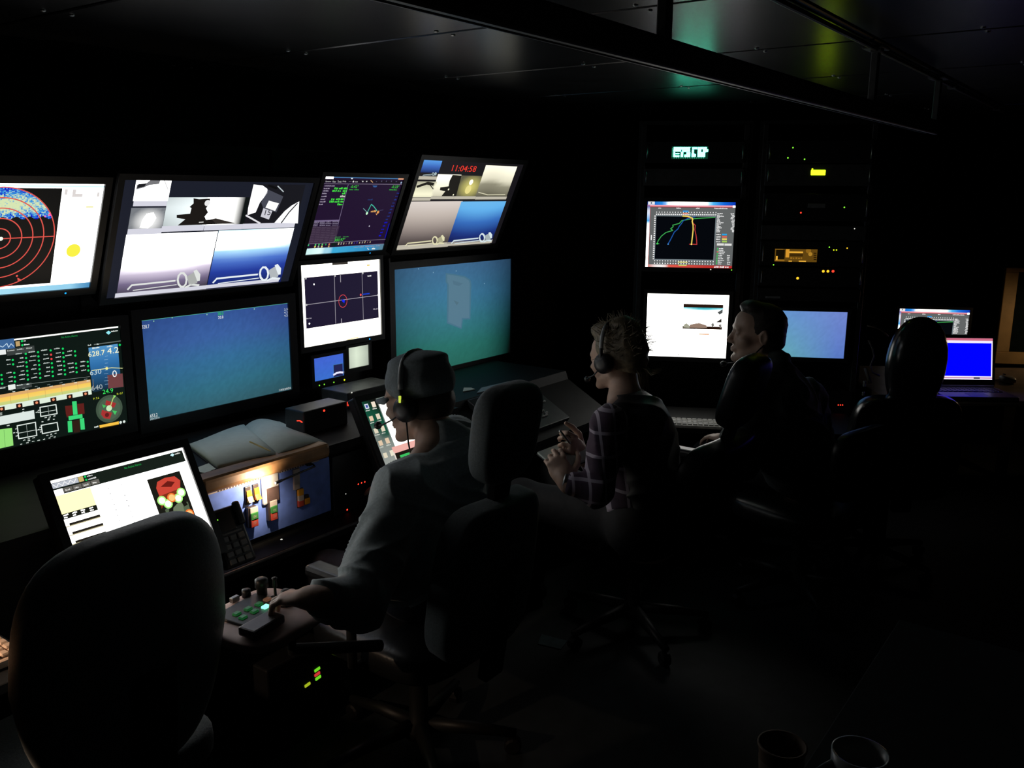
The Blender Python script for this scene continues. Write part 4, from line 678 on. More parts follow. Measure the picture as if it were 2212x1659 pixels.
# box of amplifiers below the tiny monitors and dark intercom with red lamps
AB = thing('converter_box', 'low grey box on the shelf below the tiny monitors', 'box', (2.47, 2.575, SZ)); 
MB().rbox((-.13, -.075, 0), (.15, .075, .062), .004).build('case', pmat('grey_box_paint', (.10, .105, .10), .45), AB)
MF = frame((2.47+.0, 2.5, SZ+.03), EX, EZ); q = at(760, 848, 1, 2.498); led_o = MB().lathe([(.003, 0), (.003, .001), (.001, .002)], 8).build('indicator_light', LEDS['white'], AB); led_o.matrix_parent_inverse = Matrix(); led_o.location = (q.x-2.47, 2.4985-2.575, max(.01, q.z-SZ)); led_o.rotation_euler = (math.pi/2, 0, 0)
IB = thing('intercom_box', 'black intercom box with small red lights on console shelf', 'intercom', (2.07, 2.38, SZ)); MB().rbox((-.095, -.05, 0), (.11, .05, .085), .005).build('case', M_CASE, IB)
def face_led(parent, px, py, Y, k, r): 
    q = at(px, py, 1, Y); o = MB().lathe([(r, -.001), (r, .001), (r*.6, r*.7), (r*.1, r)], 10).build('indicator_light', LEDS[k], parent, True); o.rotation_euler = (math.pi/2, 0, 0); o.location = Vector((q.x, Y, q.z))-Vector(parent.location); return o
face_led(IB, 700, 887, 2.33, 'red', .0042); face_led(IB, 752, 870, 2.33, 'red', .0045); face_led(IB, 752, 875, 2.33, 'red', .004)
q = at(647, 911, 1, 2.33); MB().tube([(q.x-2.07-.012, -.0515, q.z-SZ+.006), (q.x-2.07, -.052, q.z-SZ+.004), (q.x-2.07+.01, -.0515, q.z-SZ-.004)], .0022, 6).build('glowing_switch', LEDS['red'], IB)
# dark control module right of the blue panel with red lamps
CF_ = frame((2.045, 2.195, .70), EX, EZ); CM = thing('control_module', 'black control module with red lamps right of the blue panel', 'control panel', CF_)
MB().rbox((-.08, -.093, -.002), (.105, .12, .012), .003).build('case', M_CASE, CM); CI = CF_.inverted()
for (px, py, k, r) in ((774, 1046, 'red', .003), (781, 1043, 'red', .003), (788, 1041, 'red', .003), (750, 1101, 'red', .0035), (777, 1119, 'red', .005), (747, 1067, 'white', .002)):
    NC = CF_.col[2].to_3d(); q = CI @ hit(px, py, CF_.to_translation()+NC*.012, NC); led(CM, (q.x, q.y, .012), r, LEDS[k])
q = at(608, 1164, 2, .607); led(CONS, (q.x-1.9, q.y-2.3, .605), .004, LEDS['white'])
# mixing desk with pale knobs beside the woman
MF = frame(Vector((2.98, 2.13, .80)), EX, SL_U); MX = thing('mixing_desk', 'dark mixing desk with pale knobs beside the large teal monitor', 'mixer', MF); MB().rbox((-.23, -.14, -.016), (.2, .12, .010), .004).build('case', pmat('mixer_paint', (.045, .05, .05), .4), MX)
MI = MF.inverted(); NM = MF.col[2].to_3d()
for (px, py) in ((1156, 871), (1165, 899), (1174, 901), (1180, 893), (1180, 898), (1172, 889), (1164, 867), (1175, 869), (1140, 855), (1150, 862)):
    q = MI @ hit(px, py, MF.to_translation()+NM*.01, NM); MB().lathe([(.006, 0), (.0055, .008), (.003, .010)], 10, (q.x, q.y, .010)).build('knob', M_WHITE if px != 1140 else M_KEY, MX, True)
# papers below the teal monitor
for (c4, lab, nm) in ((((1030, 849), (1040, 838), (1100, 824), (1085, 838)), 'pale blue-grey folder lying below the large teal monitor', 'folder'), (((1000, 846), (1002, 838), (1018, 838), (1026, 841)), 'small white card lying below the large teal monitor', 'card')):
    pp = [at(*p, 2, SZ+.003) for p in c4]; cc = sum(pp, Vector())/4; m = MB().prism([(p.x-cc.x, p.y-cc.y) for p in pp], 2, 0, .004); o = m.build(nm, pmat('folder_blue', (.28, .36, .40), .7) if nm == 'folder' else M_PAPER); o.location = (cc.x, cc.y, SZ+.0005); tag(o, lab, nm)
# white keyboard on the left tray under a second lamp
KB = thing('keyboard', 'cream keyboard lit by warm lamp on the left tray', 'keyboard', rotz((.58, 1.915, .722), 0)); M_CREAM = pmat('cream_plastic', (.62, .45, .33), .5, var=.05)
MB().rbox((-.22, -.075, 0), (.20, .075, .018), .006).build('case', M_CREAM, KB)
for j in range(5):
    for i in range(20): MB().rbox((-.212+i*.0205, -.062+j*.026, .017), (-.194+i*.0205, -.04+j*.026, .026), .003, 1).build('key', M_CREAM, KB)
lb = Vector((.30, 2.05, .90)); LL = thing('gooseneck_lamp', 'black gooseneck lamp above the cream keyboard', 'lamp', (.22, 2.12, .78))
MB().lathe([(.03, -.0), (.03, .012), (.01, .02)], 14).build('base', M_CASE, LL); MB().tube([(0, 0, .015), (0, 0, .18), (.06, -.06, .26), (.16, -.12, .27)], .005, 8).build('neck', M_CASE, LL, True); MB().lathe([(.012, 0), (.03, -.03), (.028, -.032)], 14, (.165, -.123, .275)).build('shade', M_CASE, LL, True)
spot('lamp_bulb', (.165, -.123, .24), (.50, -.21, -.06), 16., (1, .70, .48), 60, .6, LL, .012)
# power unit low under the console with lit switches
UP = thing('power_unit', 'black power unit on the floor with lit green and red switches', 'power unit', (1.65, 2.10, 0)); MB().rbox((-.14, -.10, 0), (.10, .12, .30), .006).build('case', M_CASE, UP)
M_SWG = emat('green_switch_glow', rgb(120, 230, 40), .85); M_SWR = emat('red_switch_glow', rgb(225, 60, 60), .8); M_SWY = emat('yellow_switch_glow', rgb(190, 210, 40), .7)
for (px, py, m_, nm) in ((685, 1446, M_SWG, 'green_switch'), (685, 1456, M_SWR, 'red_switch'), (687, 1464, M_SWG, 'green_switch'), (664, 1479, M_SWY, 'yellow_switch')):
    q = at(px, py, 1, 2.0); m = MB().rbox((-.0115, -.003, -.005), (.0115, .004, .005), .002, 2); o = m.build(nm, m_, UP, True); o.location = Vector((q.x, 2.0, q.z))-Vector((1.65, 2.10, 0)); o.rotation_euler = (0, -.12, 0)
P2 = thing('reflected_lights', 'dark block added to carry two dim green reflected lights', 'reflected lights', (2.01, 2.27, .0)); MB().rbox((-.08, -.08, 0), (.08, .08, .05), .004).build('case', M_CASE, P2)  # block added only to carry the reflected switch lights
for (px, py) in ((732, 1417), (750, 1424)):
    q = at(px, py, 2, .05); MB().rbox((-.007, -.007, 0), (.007, .007, .003), .001, 1).build('indicator_light', emat('green_reflection', rgb(60, 120, 40), .6), P2).location = Vector((q.x, q.y, .05))-Vector((2.01, 2.27, 0))  # dim glowing squares stand for the reflection of the power unit's switches
# blue cable hanging off the tray
c0 = at(62, 1474, 2, .5); c1 = at(92, 1490, 2, .47); c2 = at(118, 1502, 2, .46); ca = at(38, 1515, 2, .44)
tag(MB().tube([tuple(ca), tuple(at(55, 1490, 2, .48)), tuple(c0), tuple(c1), tuple(c2)], .0045, 8).build('cable', pmat('blue_cable', (.04, .05, .55), .4), None, True), 'loose blue cable loop hanging below the cream keyboard', 'cable')
# ================================================================== end racks
RD = Vector((math.sin(HEAD)*math.cos(.157)-math.cos(HEAD)*math.sin(.157), -math.cos(HEAD)*math.cos(.157)-math.sin(HEAD)*math.sin(.157), 0)).normalized(); RO = dep(1490, 520, 4.3)
RN = RD.cross(Vector((0, 0, 1)))   # towards the camera
def rp(px, py, off=0.): return hit(px, py, RO+RN*off, RN)
def rx(px, py): return (rp(px, py)-RO).dot(RD)
RM = frame(Vector((RO.x, RO.y, 0)), RD, (0, 0, 1)); RI = RM.inverted()
def rack(xa, xb, ztop, label):
    T = thing('equipment_rack', label, 'rack', RM @ Matrix.Translation(Vector(((xa+xb)/2, 0, 0))), 'equipment racks at the far end'); hw = (xb-xa)/2; d = .5
    for s in (-1, 1): MB().box((s*hw-.012, 0, -d), (s*hw+.012, ztop, -.035)).build('side_panel', M_STEEL, T)
    MB().box((-hw, 0, -d), (hw, ztop, -d+.01)).build('back_panel', M_STEEL, T); MB().box((-hw-.012, ztop, -d), (hw+.012, ztop+.015, -.02)).build('top_panel', M_STEEL, T); MB().box((-hw, 0, -d+.01), (hw, .06, -.04)).build('plinth', M_STEEL, T)
    for s in (-1, 1): MB().rbox((s*(hw-.015)-.012, .06, -.035), (s*(hw-.015)+.012, ztop, -.022), .002, 1).build('mounting_rail', pmat('rail_grey', (.05, .05, .05), .4, metal=.5), T)
    return T
XL0, XL1 = rx(1390, 400)-.02, rx(1606, 400)+.02; XR0, XR1 = rx(1645, 500)-.02, rx(1872, 500)+.02
rack(XL0, XL1, 2.02, 'black equipment rack holding the graph screen and white screen'); rack(XR0, XR1, 2.02, 'black equipment rack full of units with tiny coloured lights')
def unit(xa, xb, za, zb, label, cat, name, d=.28, handles=True, mat=None, grp='units in the equipment racks'):
    T = thing(name, label, cat, RM @ Matrix.Translation(Vector(((xa+xb)/2, za, 0))), grp); hw = (xb-xa)/2; h = zb-za
    MB().rbox((-hw+.02, .003, -d), (hw-.02, h-.003, -.012), .003, 1).build('chassis', M_STEEL, T); MB().rbox((-hw, .001, -.018), (hw, h-.001, -.008), .002, 1).build('front_panel', mat or M_CASE, T)
    if handles:
        for s in (-1, 1): MB().tube([(s*(hw-.012), h*.2, -.01), (s*(hw-.012), h*.2, .018), (s*(hw-.012), h*.8, .018), (s*(hw-.012), h*.8, -.01)], .0035, 8).build('handle', M_METAL, T, True)
    return T
def zz(py, px=1750): return rp(px, py).z
def unit_led(T, px, py, k, r=.004):
    q = T.matrix_world.inverted() @ rp(px, py, -.008); led(T, (q.x, q.y, -.008), r, LEDS[k])
# left rack units
bpy.context.view_layer.update()
U = unit(XL0+.02, XL1-.02, zz(352, 1490), zz(305, 1490), 'unit with glowing green character display at top of rack', 'display unit', 'display_unit')
bpy.context.view_layer.update()
Mg, wg, hg = quad_frame(RO+RN*-.006, RD, EZ, (1451, 315), (1531, 317), (1528, 344), (1451, 343)); cg = Canvas(Mg, wg, hg); d_green(cg); og = cg.build('display', U); og.matrix_parent_inverse = U.matrix_world.inverted(); og.matrix_world = Mg
unit(XL0+.02, XL1-.02, zz(402, 1490), zz(364, 1490), 'plain dark rack unit below the green display', 'rack unit', 'rack_unit', mat=pmat('dim_panel', (.05, .05, .05), .4))
def rack_mount(T, w, h): MB().rbox((-.1, -.08, -.11), (.1, .08, -.04), .004, 1).build('mounting_arm', M_STEEL, T)
Me, we, he = quad_frame(RO+RN*.0, RD, EZ, (1399, 435), (1590, 437), (1580, 580), (1394, 576)); monitor('rack_monitor', 'rack monitor with coloured depth curves on dark graph', Me, we, he, d_graph, .018, .022, depth=.045, mount=rack_mount, leds=((1535, 582, 'white', .003), (1580, 583, 'green', .003)), group='monitors in the racks')
Me, we, he = quad_frame(RO+RN*.0, RD, EZ, (1399, 634), (1575, 637), (1568, 772), (1394, 770)); monitor('rack_monitor', 'bright white rack monitor with a small picture below graph monitor', Me, we, he, d_white, .018, .022, depth=.045, mount=rack_mount, group='monitors in the racks')
Me, we, he = quad_frame(RO+RN*.0, RD, EZ, (1655, 671), (1831, 673), (1822, 772), (1648, 771)); monitor('rack_monitor', 'plain blue underwater video monitor in the right rack', Me, we, he, d_blue_end, .016, .02, depth=.045, mount=rack_mount, group='monitors in the racks')
# right rack units from the top down
u = unit(XR0+.02, XR1-.02, zz(352), zz(303), 'thin rack unit with three tiny green lights', 'rack unit', 'rack_unit'); bpy.context.view_layer.update()
for p in ((1713, 319), (1702, 341), (1738, 344)): unit_led(u, *p, 'green', .0035)
u = unit(XR0+.02, XR1-.02, zz(402), zz(354), 'rack unit with small lit yellow-green display', 'rack unit', 'rack_unit', mat=pmat('dim_panel', (.05, .05, .05), .4)); bpy.context.view_layer.update()
a = u.matrix_world.inverted() @ rp(1752, 378); b = u.matrix_world.inverted() @ rp(1784, 367); MB().rbox((a.x, a.y, -.009), (b.x, b.y, -.006), .001, 1).build('display', emat('yellow_display', (.72, 1.1, .008), 5., True), u); unit_led(u, 1755, 365, 'yellow', .004)
u = unit(XR0+.02, XR1-.02, zz(478), zz(418), 'tall rack unit with metal handles and a red light', 'rack unit', 'rack_unit'); bpy.context.view_layer.update()
unit_led(u, 1730, 459.5, 'red', .004); unit_led(u, 1824, 448, 'green', .0035); a = u.matrix_world.inverted() @ rp(1745, 449); MB().rbox((a.x, a.y, -.009), (a.x+.08, a.y+.02, -.007), .001, 1).build('name_plate', pmat('name_plate_grey', (.16, .16, .16), .5), u)
u = unit(XR0+.02, XR1-.02, zz(519), zz(487), 'thin blank rack unit with one pale light', 'rack unit', 'rack_unit', handles=False, mat=pmat('dim_panel', (.05, .05, .05), .4)); bpy.context.view_layer.update(); unit_led(u, 1846, 494, 'white', .003)
u = unit(XR0+.02, XR1-.02, zz(576), zz(522), 'radio unit with glowing amber display screen', 'radio', 'radio_unit'); bpy.context.view_layer.update()
for (px, py, k) in ((1791.5, 534, 'green'), (1801, 540, 'yellow'), (1807, 540, 'yellow'), (1830, 536, 'amber'), (1671, 572, 'green')): unit_led(u, px, py, k, .0032)
Mr, wr, hr = quad_frame(RO+RN*-.006, RD, EZ, (1674, 537), (1766, 539), (1764, 566), (1673, 565)); cr = Canvas(Mr, wr, hr); am = rgb(150, 105, 30); hi = rgb(235, 175, 60); cr.bg(rgb(95, 66, 16)); cr.z(1650, 520, 11.06)
cr.rect(295, 215, 490, 445, rgb(20, 14, 4), 1); cr.rect(265, 195, 460, 212, am, 2); cr.rect(265, 450, 490, 490, am, 2); cr.rect(290, 365, 325, 460, hi, 3); cr.rect(530, 200, 600, 400, rgb(215, 150, 45), 2); cr.rect(610, 255, 935, 295, hi, 3); cr.rect(620, 310, 930, 375, rgb(60, 40, 8), 2); cr.rect(590, 475, 670, 500, hi, 3); cr.rect(835, 475, 1005, 505, hi, 3); cr.dash(630, 435, 310, 50, am, 3, 5); cr.disc(1065, 240, 60, rgb(140, 98, 26), 2, 18); cr.disc(1110, 320, 48, rgb(170, 125, 40), 3, 16)
for k in range(4): cr.rect(1190, 285+k*50, 1255, 310+k*50, rgb(28, 18, 4), 3)
og = cr.build('display', u); bpy.context.view_layer.update(); og.matrix_parent_inverse = u.matrix_world.inverted(); og.matrix_world = Mr
u = unit(XR0+.02, XR1-.02, zz(620), zz(579), 'rack unit with a row of amber and red lamps', 'rack unit', 'rack_unit'); bpy.context.view_layer.update()
for (px, py, k) in ((1778.5, 586, 'amber'), (1788.5, 586, 'amber'), (1799.5, 586, 'red'), (1723, 601, 'amber')): unit_led(u, px, py, k, .0065)
u = unit(XR0+.02, XR1-.02, zz(652), zz(624), 'thin blank rack unit above the plain blue monitor', 'rack unit', 'rack_unit', handles=False); bpy.context.view_layer.update(); a = u.matrix_world.inverted() @ rp(1645, 640); MB().rbox((-.2, .012, -.009), (-.13, .022, -.007), .001, 1).build('name_plate', pmat('name_plate_grey', (.16, .16, .16), .5), u)
u = unit(XR0+.02, XR1-.02, zz(905, 1815), zz(845, 1815), 'low rack unit with a row of three red lights', 'rack unit', 'rack_unit', handles=False); bpy.context.view_layer.update()
for px in (1811, 1815.5, 1820): unit_led(u, px, 875, 'red', .0032)
# counter in front of the racks with a keyboard
CT = thing('end_counter', 'dark low counter in front of the equipment racks', 'counter', RM); zc = .66
MB().rbox((XL0-.03, zc-.03, .06), (XR1-.05, zc, .46), .006).build('worktop', M_CONS, CT)
for x in (XL0, XL1-.02, XR1-.12): MB().box((x, 0, .1), (x+.03, zc-.03, .42)).build('leg_panel', M_CONS, CT)
kk = RI @ at(1490, 918, 2, zc); KF = thing('keyboard', 'pale slim keyboard on the counter below white rack monitor', 'keyboard', RM @ Matrix.Translation(Vector((kk.x-.06, zc, kk.z))))
MB().rbox((-.20, 0, -.065), (.20, .014, .065), .004).build('case', pmat('pale_grey_plastic', (.42, .40, .36), .5), KF)
for j in range(4):
    for i in range(16): MB().rbox((-.19+i*.0238, .013, -.055+j*.028), (-.170+i*.0238, .019, -.032+j*.028), .002, 1).build('key', M_WHITE, KF)
# ================================================================== desk at the right end: laptop, monitor, mouse, framed board
DZ = .75; e0 = at(2017, 864, 2, DZ); e1 = at(2212, 867, 2, DZ); DD = (e1-e0).normalized(); DN = Vector((0, 0, 1)).cross(DD); DM = frame(Vector((e0.x, e0.y, 0)), DD, (0, 0, 1)); DI = DM.inverted()   # local: x along edge, y up, z towards the camera
DK = thing('desk', 'wooden topped desk carrying the laptop and mouse', 'desk', DM); MB().rbox((-.22, DZ-.028, -.85), (1.3, DZ, 0), .005).build('top', pmat('desk_laminate', (.20, .145, .10), .45, var=.2, scale=15), DK)
MB().tube([(-.22, DZ-.012, .001), (1.3, DZ-.012, .001)], .006, 8).build('edge_trim', pmat('pale_edge', (.36, .28, .20), .4), DK)
for x in (-.19, 1.24):
    for z in (-.80, -.06): MB().rbox((x, 0, z), (x+.04, DZ-.028, z+.04), .003, 1).build('leg', M_STEEL, DK)
hl = DI @ at(2028, 836, 2, DZ+.02); hr = DI @ at(2150, 836, 2, DZ+.02); hz = hr.z; LWD = .345; lx = hr.x-LWD/2
LP = thing('laptop', 'open laptop with solid blue screen on the desk', 'laptop', DM @ Matrix.Translation(Vector((lx, DZ, hz)))); bpy.context.view_layer.update()
MB().rbox((-LWD/2, 0, .0), (LWD/2, .02, .235), .004).build('base', pmat('laptop_grey', (.09, .08, .085), .35), LP); MB().tube([(-LWD/2+.01, .022, .002), (LWD/2-.01, .022, .002)], .006, 8).build('hinge_bar', pmat('hinge_metal', (.4, .36, .33), .4), LP)
for j in range(4):
    for i in range(13): MB().rbox((-.155+i*.0238, .0195, .03+j*.024), (-.135+i*.0238, .023, .05+j*.024), .001, 1).build('key', M_CASE, LP)
MB().rbox((-.045, .0195, .15), (.045, .0208, .215), .001, 1).build('touch_pad', M_CASE, LP)
lt = math.radians(12); LM = LP.matrix_world @ Matrix.Translation((0, .022, -.004)) @ Matrix.Rotation(-lt, 4, 'X')
lid = MB().rbox((-LWD/2, .004, -.010), (LWD/2, .255, 0), .003).build('lid', M_CASE, LP); lid.matrix_local = LP.matrix_world.inverted() @ LM
SM = LM @ Matrix.Translation((0, .135, .0006)); cl = Canvas(SM, LWD-.03, .205); d_laptop(cl); so = cl.build('screen', lid); so.matrix_local = LM.inverted() @ SM
bm_, wm, hm = None, None, None
Pm = dep(2010, 700, 5.25); bm_, wm, hm = quad_frame(Pm, RD, EZ, (1939, 667), (2091, 669), (2086, 781), (1936, 779)); zb = bm_.to_translation().z-hm/2-.022
def foot_mount(T, w, h):
    MB().rbox((-.03, -h/2-.022-(zb-DZ)+.01, -.06), (.03, -h/2, -.035), .004, 1).build('stand_neck', M_CASE, T); MB().rbox((-.12, -h/2-.022-(zb-DZ)+.001, -.13), (.12, -h/2-.022-(zb-DZ)+.012, .05), .004, 1).build('stand_foot', M_CASE, T)
def d_graph_far(c):
    k = (we_graph[0]/c.w); c2 = Canvas(MG, *we_graph); d_graph(c2); s = c.w/we_graph[0]
    c.v = [(x*s, y*c.h/we_graph[1], z) for x, y, z in c2.v]; c.f = c2.f; c.c = c2.c; c.m = c2.m
    c.z(1820, 560, 4.88); c.rect(915, 708, 1020, 800, rgb(150, 245, 225, 1.1), 10); c.loc()
MG, wG, hG = quad_frame(RO, RD, EZ, (1399, 435), (1590, 437), (1580, 580), (1394, 576)); we_graph = (wG, hG)
monitor('desk_monitor', 'far desk monitor repeating the depth graph behind the laptop', bm_, wm, hm, d_graph_far, .016, .02, depth=.04, mount=foot_mount)
ms = at(2177, 818, 2, DZ+.02); mq = DI @ ms; MS = thing('computer_mouse', 'pale computer mouse beside the open laptop', 'mouse', DM @ Matrix.Translation(Vector((mq.x, DZ, mq.z))))
MB().cushion((0, .017, 0), .033, .019, .055, .8, 24).build('shell', pmat('mouse_grey', (.40, .37, .33), .4), MS, True); MB().rbox((-.004, .031, -.05), (.004, .038, -.03), .002).build('wheel', M_CASE, MS)
tag(MB().tube([tuple(DM @ Vector((mq.x-.01, DZ+.004, mq.z-.05))), tuple(DM @ Vector((mq.x-.1, DZ+.004, mq.z-.02))), tuple(DM @ Vector((mq.x-.17, DZ+.004, mq.z+.06))), tuple(DM @ Vector((lx+LWD/2+.012, DZ+.01, mq.z+.03)))], .0028, 6).build('cable', M_KEY, None, True), 'thin mouse lead trailing across the desk to laptop', 'cable')
# framed board on the wall-side screen beyond the desk
Pb = dep(2190, 680, 5.2); Mb, wb, hb = quad_frame(Pb, RD, EZ, (2164, 577), (2420, 582), (2402, 793), (2155, 785)); FB = thing('framed_board', 'dark board in a wide wooden frame right of the laptop', 'board', Mb); fw = .072
M_FRAME = pmat('pale_wood_frame', (.62, .40, .17), .55, var=.15, scale=14)
MB().box((-wb/2+.01, -hb/2+.01, -.02), (wb/2-.01, hb/2-.01, -.004)).build('panel', pmat('board_dark', (.008, .014, .016), .9, spec=.05), FB)
for (a, b) in (((-wb/2, hb/2-fw*.35), (wb/2, hb/2)), ((-wb/2, -hb/2), (wb/2, -hb/2+fw))): MB().rbox((*a, -.02), (*b, .012), .003, 1).build('frame_rail', M_FRAME, FB)
for s in (-1, 1): MB().rbox((min(s*wb/2, s*(wb/2-fw)), -hb/2+fw, -.02), (max(s*wb/2, s*(wb/2-fw)), hb/2-fw*.35, .012), .003, 1).build('frame_rail', M_FRAME, FB)
MB().box((-wb/2+.1, -hb/2-(Mb.to_translation().z-hb/2), -.05), (-wb/2+.16, hb/2-.03, -.021)).build('stand_post', M_STEEL, FB); MB().box((wb/2-.16, -hb/2-(Mb.to_translation().z-hb/2), -.05), (wb/2-.1, hb/2-.03, -.021)).build('stand_post', M_STEEL, FB)
# desk lamp further along the desk, its glow reaches the frame and the mouse
lq = Vector((mq.x+.62, DZ, mq.z-.30)); DL = thing('desk_lamp', 'small desk lamp with warm bulb at the end of desk', 'lamp', DM @ Matrix.Translation(lq))
MB().lathe([(.07, 0), (.07, .01), (.02, .018)], 20, (0, 0, 0), Matrix.Rotation(-math.pi/2, 4, 'X')).build('base', M_STEEL, DL, True); MB().tube([(0, .015, 0), (0, .28, 0), (-.05, .36, .02), (-.10, .38, .04)], .007, 8).build('stem', M_STEEL, DL, True)
MB().lathe([(.02, .04), (.03, .03), (.065, -.05), (.062, -.05), (.027, .028)], 20, (0, 0, 0), Matrix.Translation((-.11, .37, .045)) @ Matrix.Rotation(-math.pi/2, 4, 'X')).build('shade', M_STEEL, DL, True)
lp_ = bpy.data.lights.new('lamp_bulb', 'POINT'); lp_.energy = 1.1; lp_.color = (1, .68, .36); lp_.shadow_soft_size = .02; lo_ = bpy.data.objects.new('lamp_bulb', lp_); COL.objects.link(lo_); lo_.parent = DL; lo_.location = (-.11, .305, .045)
# hanging cables and tools beside the right rack
def hang(name, pxs, d, r, mat, lab, cat): return tag(MB().tube([tuple(dep(x, y, d)) for x, y in pxs], r, 6).build(name, mat, None, True), lab, cat)
M_CAB = pmat('brown_cable', (.12, .09, .07), .5)
CH = [(1873, 704), (1890, 707), (1905, 714), (1919, 727)]
# loose paper on the floor
for (c4, nm, lab, m_) in ((((1935, 1079), (1943, 1062), (1952, 1068), (1961, 1079)), 'paper_scrap', 'pale triangular paper scrap on the floor under the desk', M_PAPER), (((1162, 1392), (1170, 1371), (1225, 1386), (1212, 1404)), 'floor_card', 'dull blue-grey card lying on the dark floor', pmat('dull_card', (.10, .16, .17), .7))):
    pp = [at(*p, 2, 0) for p in c4]; cc = sum(pp, Vector())/4; o = MB().prism([(p.x-cc.x, p.y-cc.y) for p in pp], 2, 0, .003).build(nm, m_); o.location = (cc.x, cc.y, .0005); tag(o, lab, 'paper')
# foreground counter with a mug
GZ = .78; mg = dep(1838, 1640, 1.36); SD = thing('side_table', 'dark side table carrying the white mug', 'table', (1.55, -.05, 0)); MB().rbox((-.42, -.45, GZ-.03), (.42, .42, GZ), .003).build('top', pmat('matt_dark_top', (.012, .014, .016), .9), SD)
for sx in (-.38, .34):
    for sy in (-.41, .34): MB().rbox((sx, sy, 0), (sx+.04, sy+.04, GZ-.03), .003, 1).build('leg', M_STEEL, SD)
mgp = at(1838, 1600, 2, GZ+.095)
MU = thing('mug', 'white mug standing on the dark side table', 'mug', (mgp.x-.02, mgp.y-.02, GZ)); M_MUG = pmat('mug_glaze', (.45, .47, .46), .3, var=.05)
MB().lathe([(.034, 0), (.039, .004), (.041, .05), (.042, .095), (.0385, .095), (.037, .05), (.034, .008), (.001, .007)], 32).build('body', M_MUG, MU, True)
hd = Vector((-CR.x, -CR.y, 0)).normalized(); MB().tube([tuple(hd*(.040+.028*math.sin(t*math.pi))+Vector((0, 0, .022+.055*t))) for t in [k/10 for k in range(11)]], .0055, 8).build('handle', M_MUG, MU, True)
cp = at(1690, 1612, 2, GZ+.09); CP = thing('paper_cup', 'brown paper cup beside the white mug', 'cup', (cp.x, cp.y, GZ)); MB().lathe([(.026, 0), (.036, .09), (.0375, .091), (.0375, .094), (.034, .094), (.025, .006), (.001, .005)], 24).build('body', pmat('brown_cup', (.16, .10, .06), .7), CP, True); MB().lathe([(.032, .035), (.0345, .07), (.0335, .07), (.031, .035)], 24).build('sleeve', pmat('cup_sleeve', (.10, .06, .035), .8), CP, True)
# ================================================================== chairs
def star_base(T, seat_z):
    MB().lathe([(.045, .06), (.05, .09), (.03, .12), (.028, seat_z-.12), (.04, seat_z-.10), (.12, seat_z-.085), (.12, seat_z-.075)], 18).build('pedestal', M_STEEL, T, True)
    for k in range(5):
        a = 2*math.pi*k/5+.3; d = Vector((math.cos(a), math.sin(a), 0)); l = MB().tube([tuple(d*.03+Vector((0, 0, .095))), tuple(d*.17+Vector((0, 0, .085))), tuple(d*.30+Vector((0, 0, .068)))], [.024, .02, .014], 8).build('base_leg', M_STEEL, T, True)
        cc = d*.29; n = Vector((-d.y, d.x, 0)); MB().lathe([(.02, -.018), (.027, -.014), (.027, .014), (.02, .018)], 12, (0, 0, 0), Matrix.Translation(cc+Vector((0, 0, .0275))) @ n.to_track_quat('Z', 'Y').to_matrix().to_4x4()).build('caster', M_CASE, l)
def highback_chair(loc, deg, label, recline=14, arms=True, mat=None, hz=1.02, hv=.135, he=.55, hw=.118, bw=.245, bh=.43, group='tall operator chairs'):
    T = thing('operator_chair', label, 'chair', rotz(loc, deg), group); mat = mat or M_FABRIC; sz = .47
    star_base(T, sz); MB().cushion((0, .0, sz-.035), .25, .25, .055, .42, 32).build('seat', M_VINYL, T, True)
    Rm = Matrix.Translation((0, -.20, sz+.0)) @ Matrix.Rotation(math.radians(recline), 4, 'X')
    wb = lambda p: Vector((p.x*(1-.12*max(0, p.z/(bh/2))), p.y-.035*(1-(p.x/bw)**2), p.z))
    MB().cushion((0, -.02, bh/2-.02), bw, .055, bh/2, .38, 36, wb, Rm).build('backrest', mat, T, True)
    hh = (hz-sz)/math.cos(math.radians(recline)); wh = lambda p: Vector((p.x*(1+.05*p.z/.12), p.y, p.z))
    MB().cushion((0, -.03, hh), hw, hv*.37 if hv < .15 else .095, hv, he, 32, wh, Rm).build('headrest', mat, T, True)
    MB().rbox((-.035, -.05, bh-.06), (.035, -.02, hh-.06), .006).build('neck_bracket', M_STEEL, T, M=None).matrix_local = Rm
    MB().rbox((-.04, -.11, -.10), (.04, -.075, bh*.6), .006).build('back_bar', M_STEEL, T).matrix_local = Rm
    if arms:
        for s in (-1, 1):
            MB().rbox((s*.285-.03, -.16, sz+.19), (s*.285+.03, .13, sz+.225), .012, 3).build('armrest', M_VINYL, T); MB().tube([(s*.20, -.02, sz-.06), (s*.285, -.02, sz-.04), (s*.285, -.02, sz+.19)], .014, 8).build('arm_post', M_STEEL, T, True)
    return T
# chair at the left station, wide plain back
c1 = Vector((.872, 1.725, 0)); T = thing('office_chair', 'wide-backed dark chair in front of the white touch monitor', 'chair', rotz((c1.x, c1.y+.14, 0), 4)); sz = .46
star_base(T, sz); MB().cushion((0, 0, sz-.03), .25, .24, .05, .42, 32).build('seat', M_FABRIC, T, True)
Rm = Matrix.Translation((0, -.20, sz)) @ Matrix.Rotation(math.radians(6), 4, 'X')
MB().cushion((0, 0, .31), .236, .06, .285, .58, 48, lambda p: Vector((p.x*(1-.06*max(0, p.z/.285)-.17*max(0, -p.z/.285)), p.y-.03*(1-(p.x/.236)**2), p.z)), Rm).build('backrest', pmat('blue_grey_chair_fabric', (.24, .29, .31), .5, var=.2, scale=200, bump=.25, sheen=.4), T, True); MB().rbox((-.05, -.1, -.1), (.05, -.07, .3), .006).build('back_bar', M_STEEL, T).matrix_local = Rm
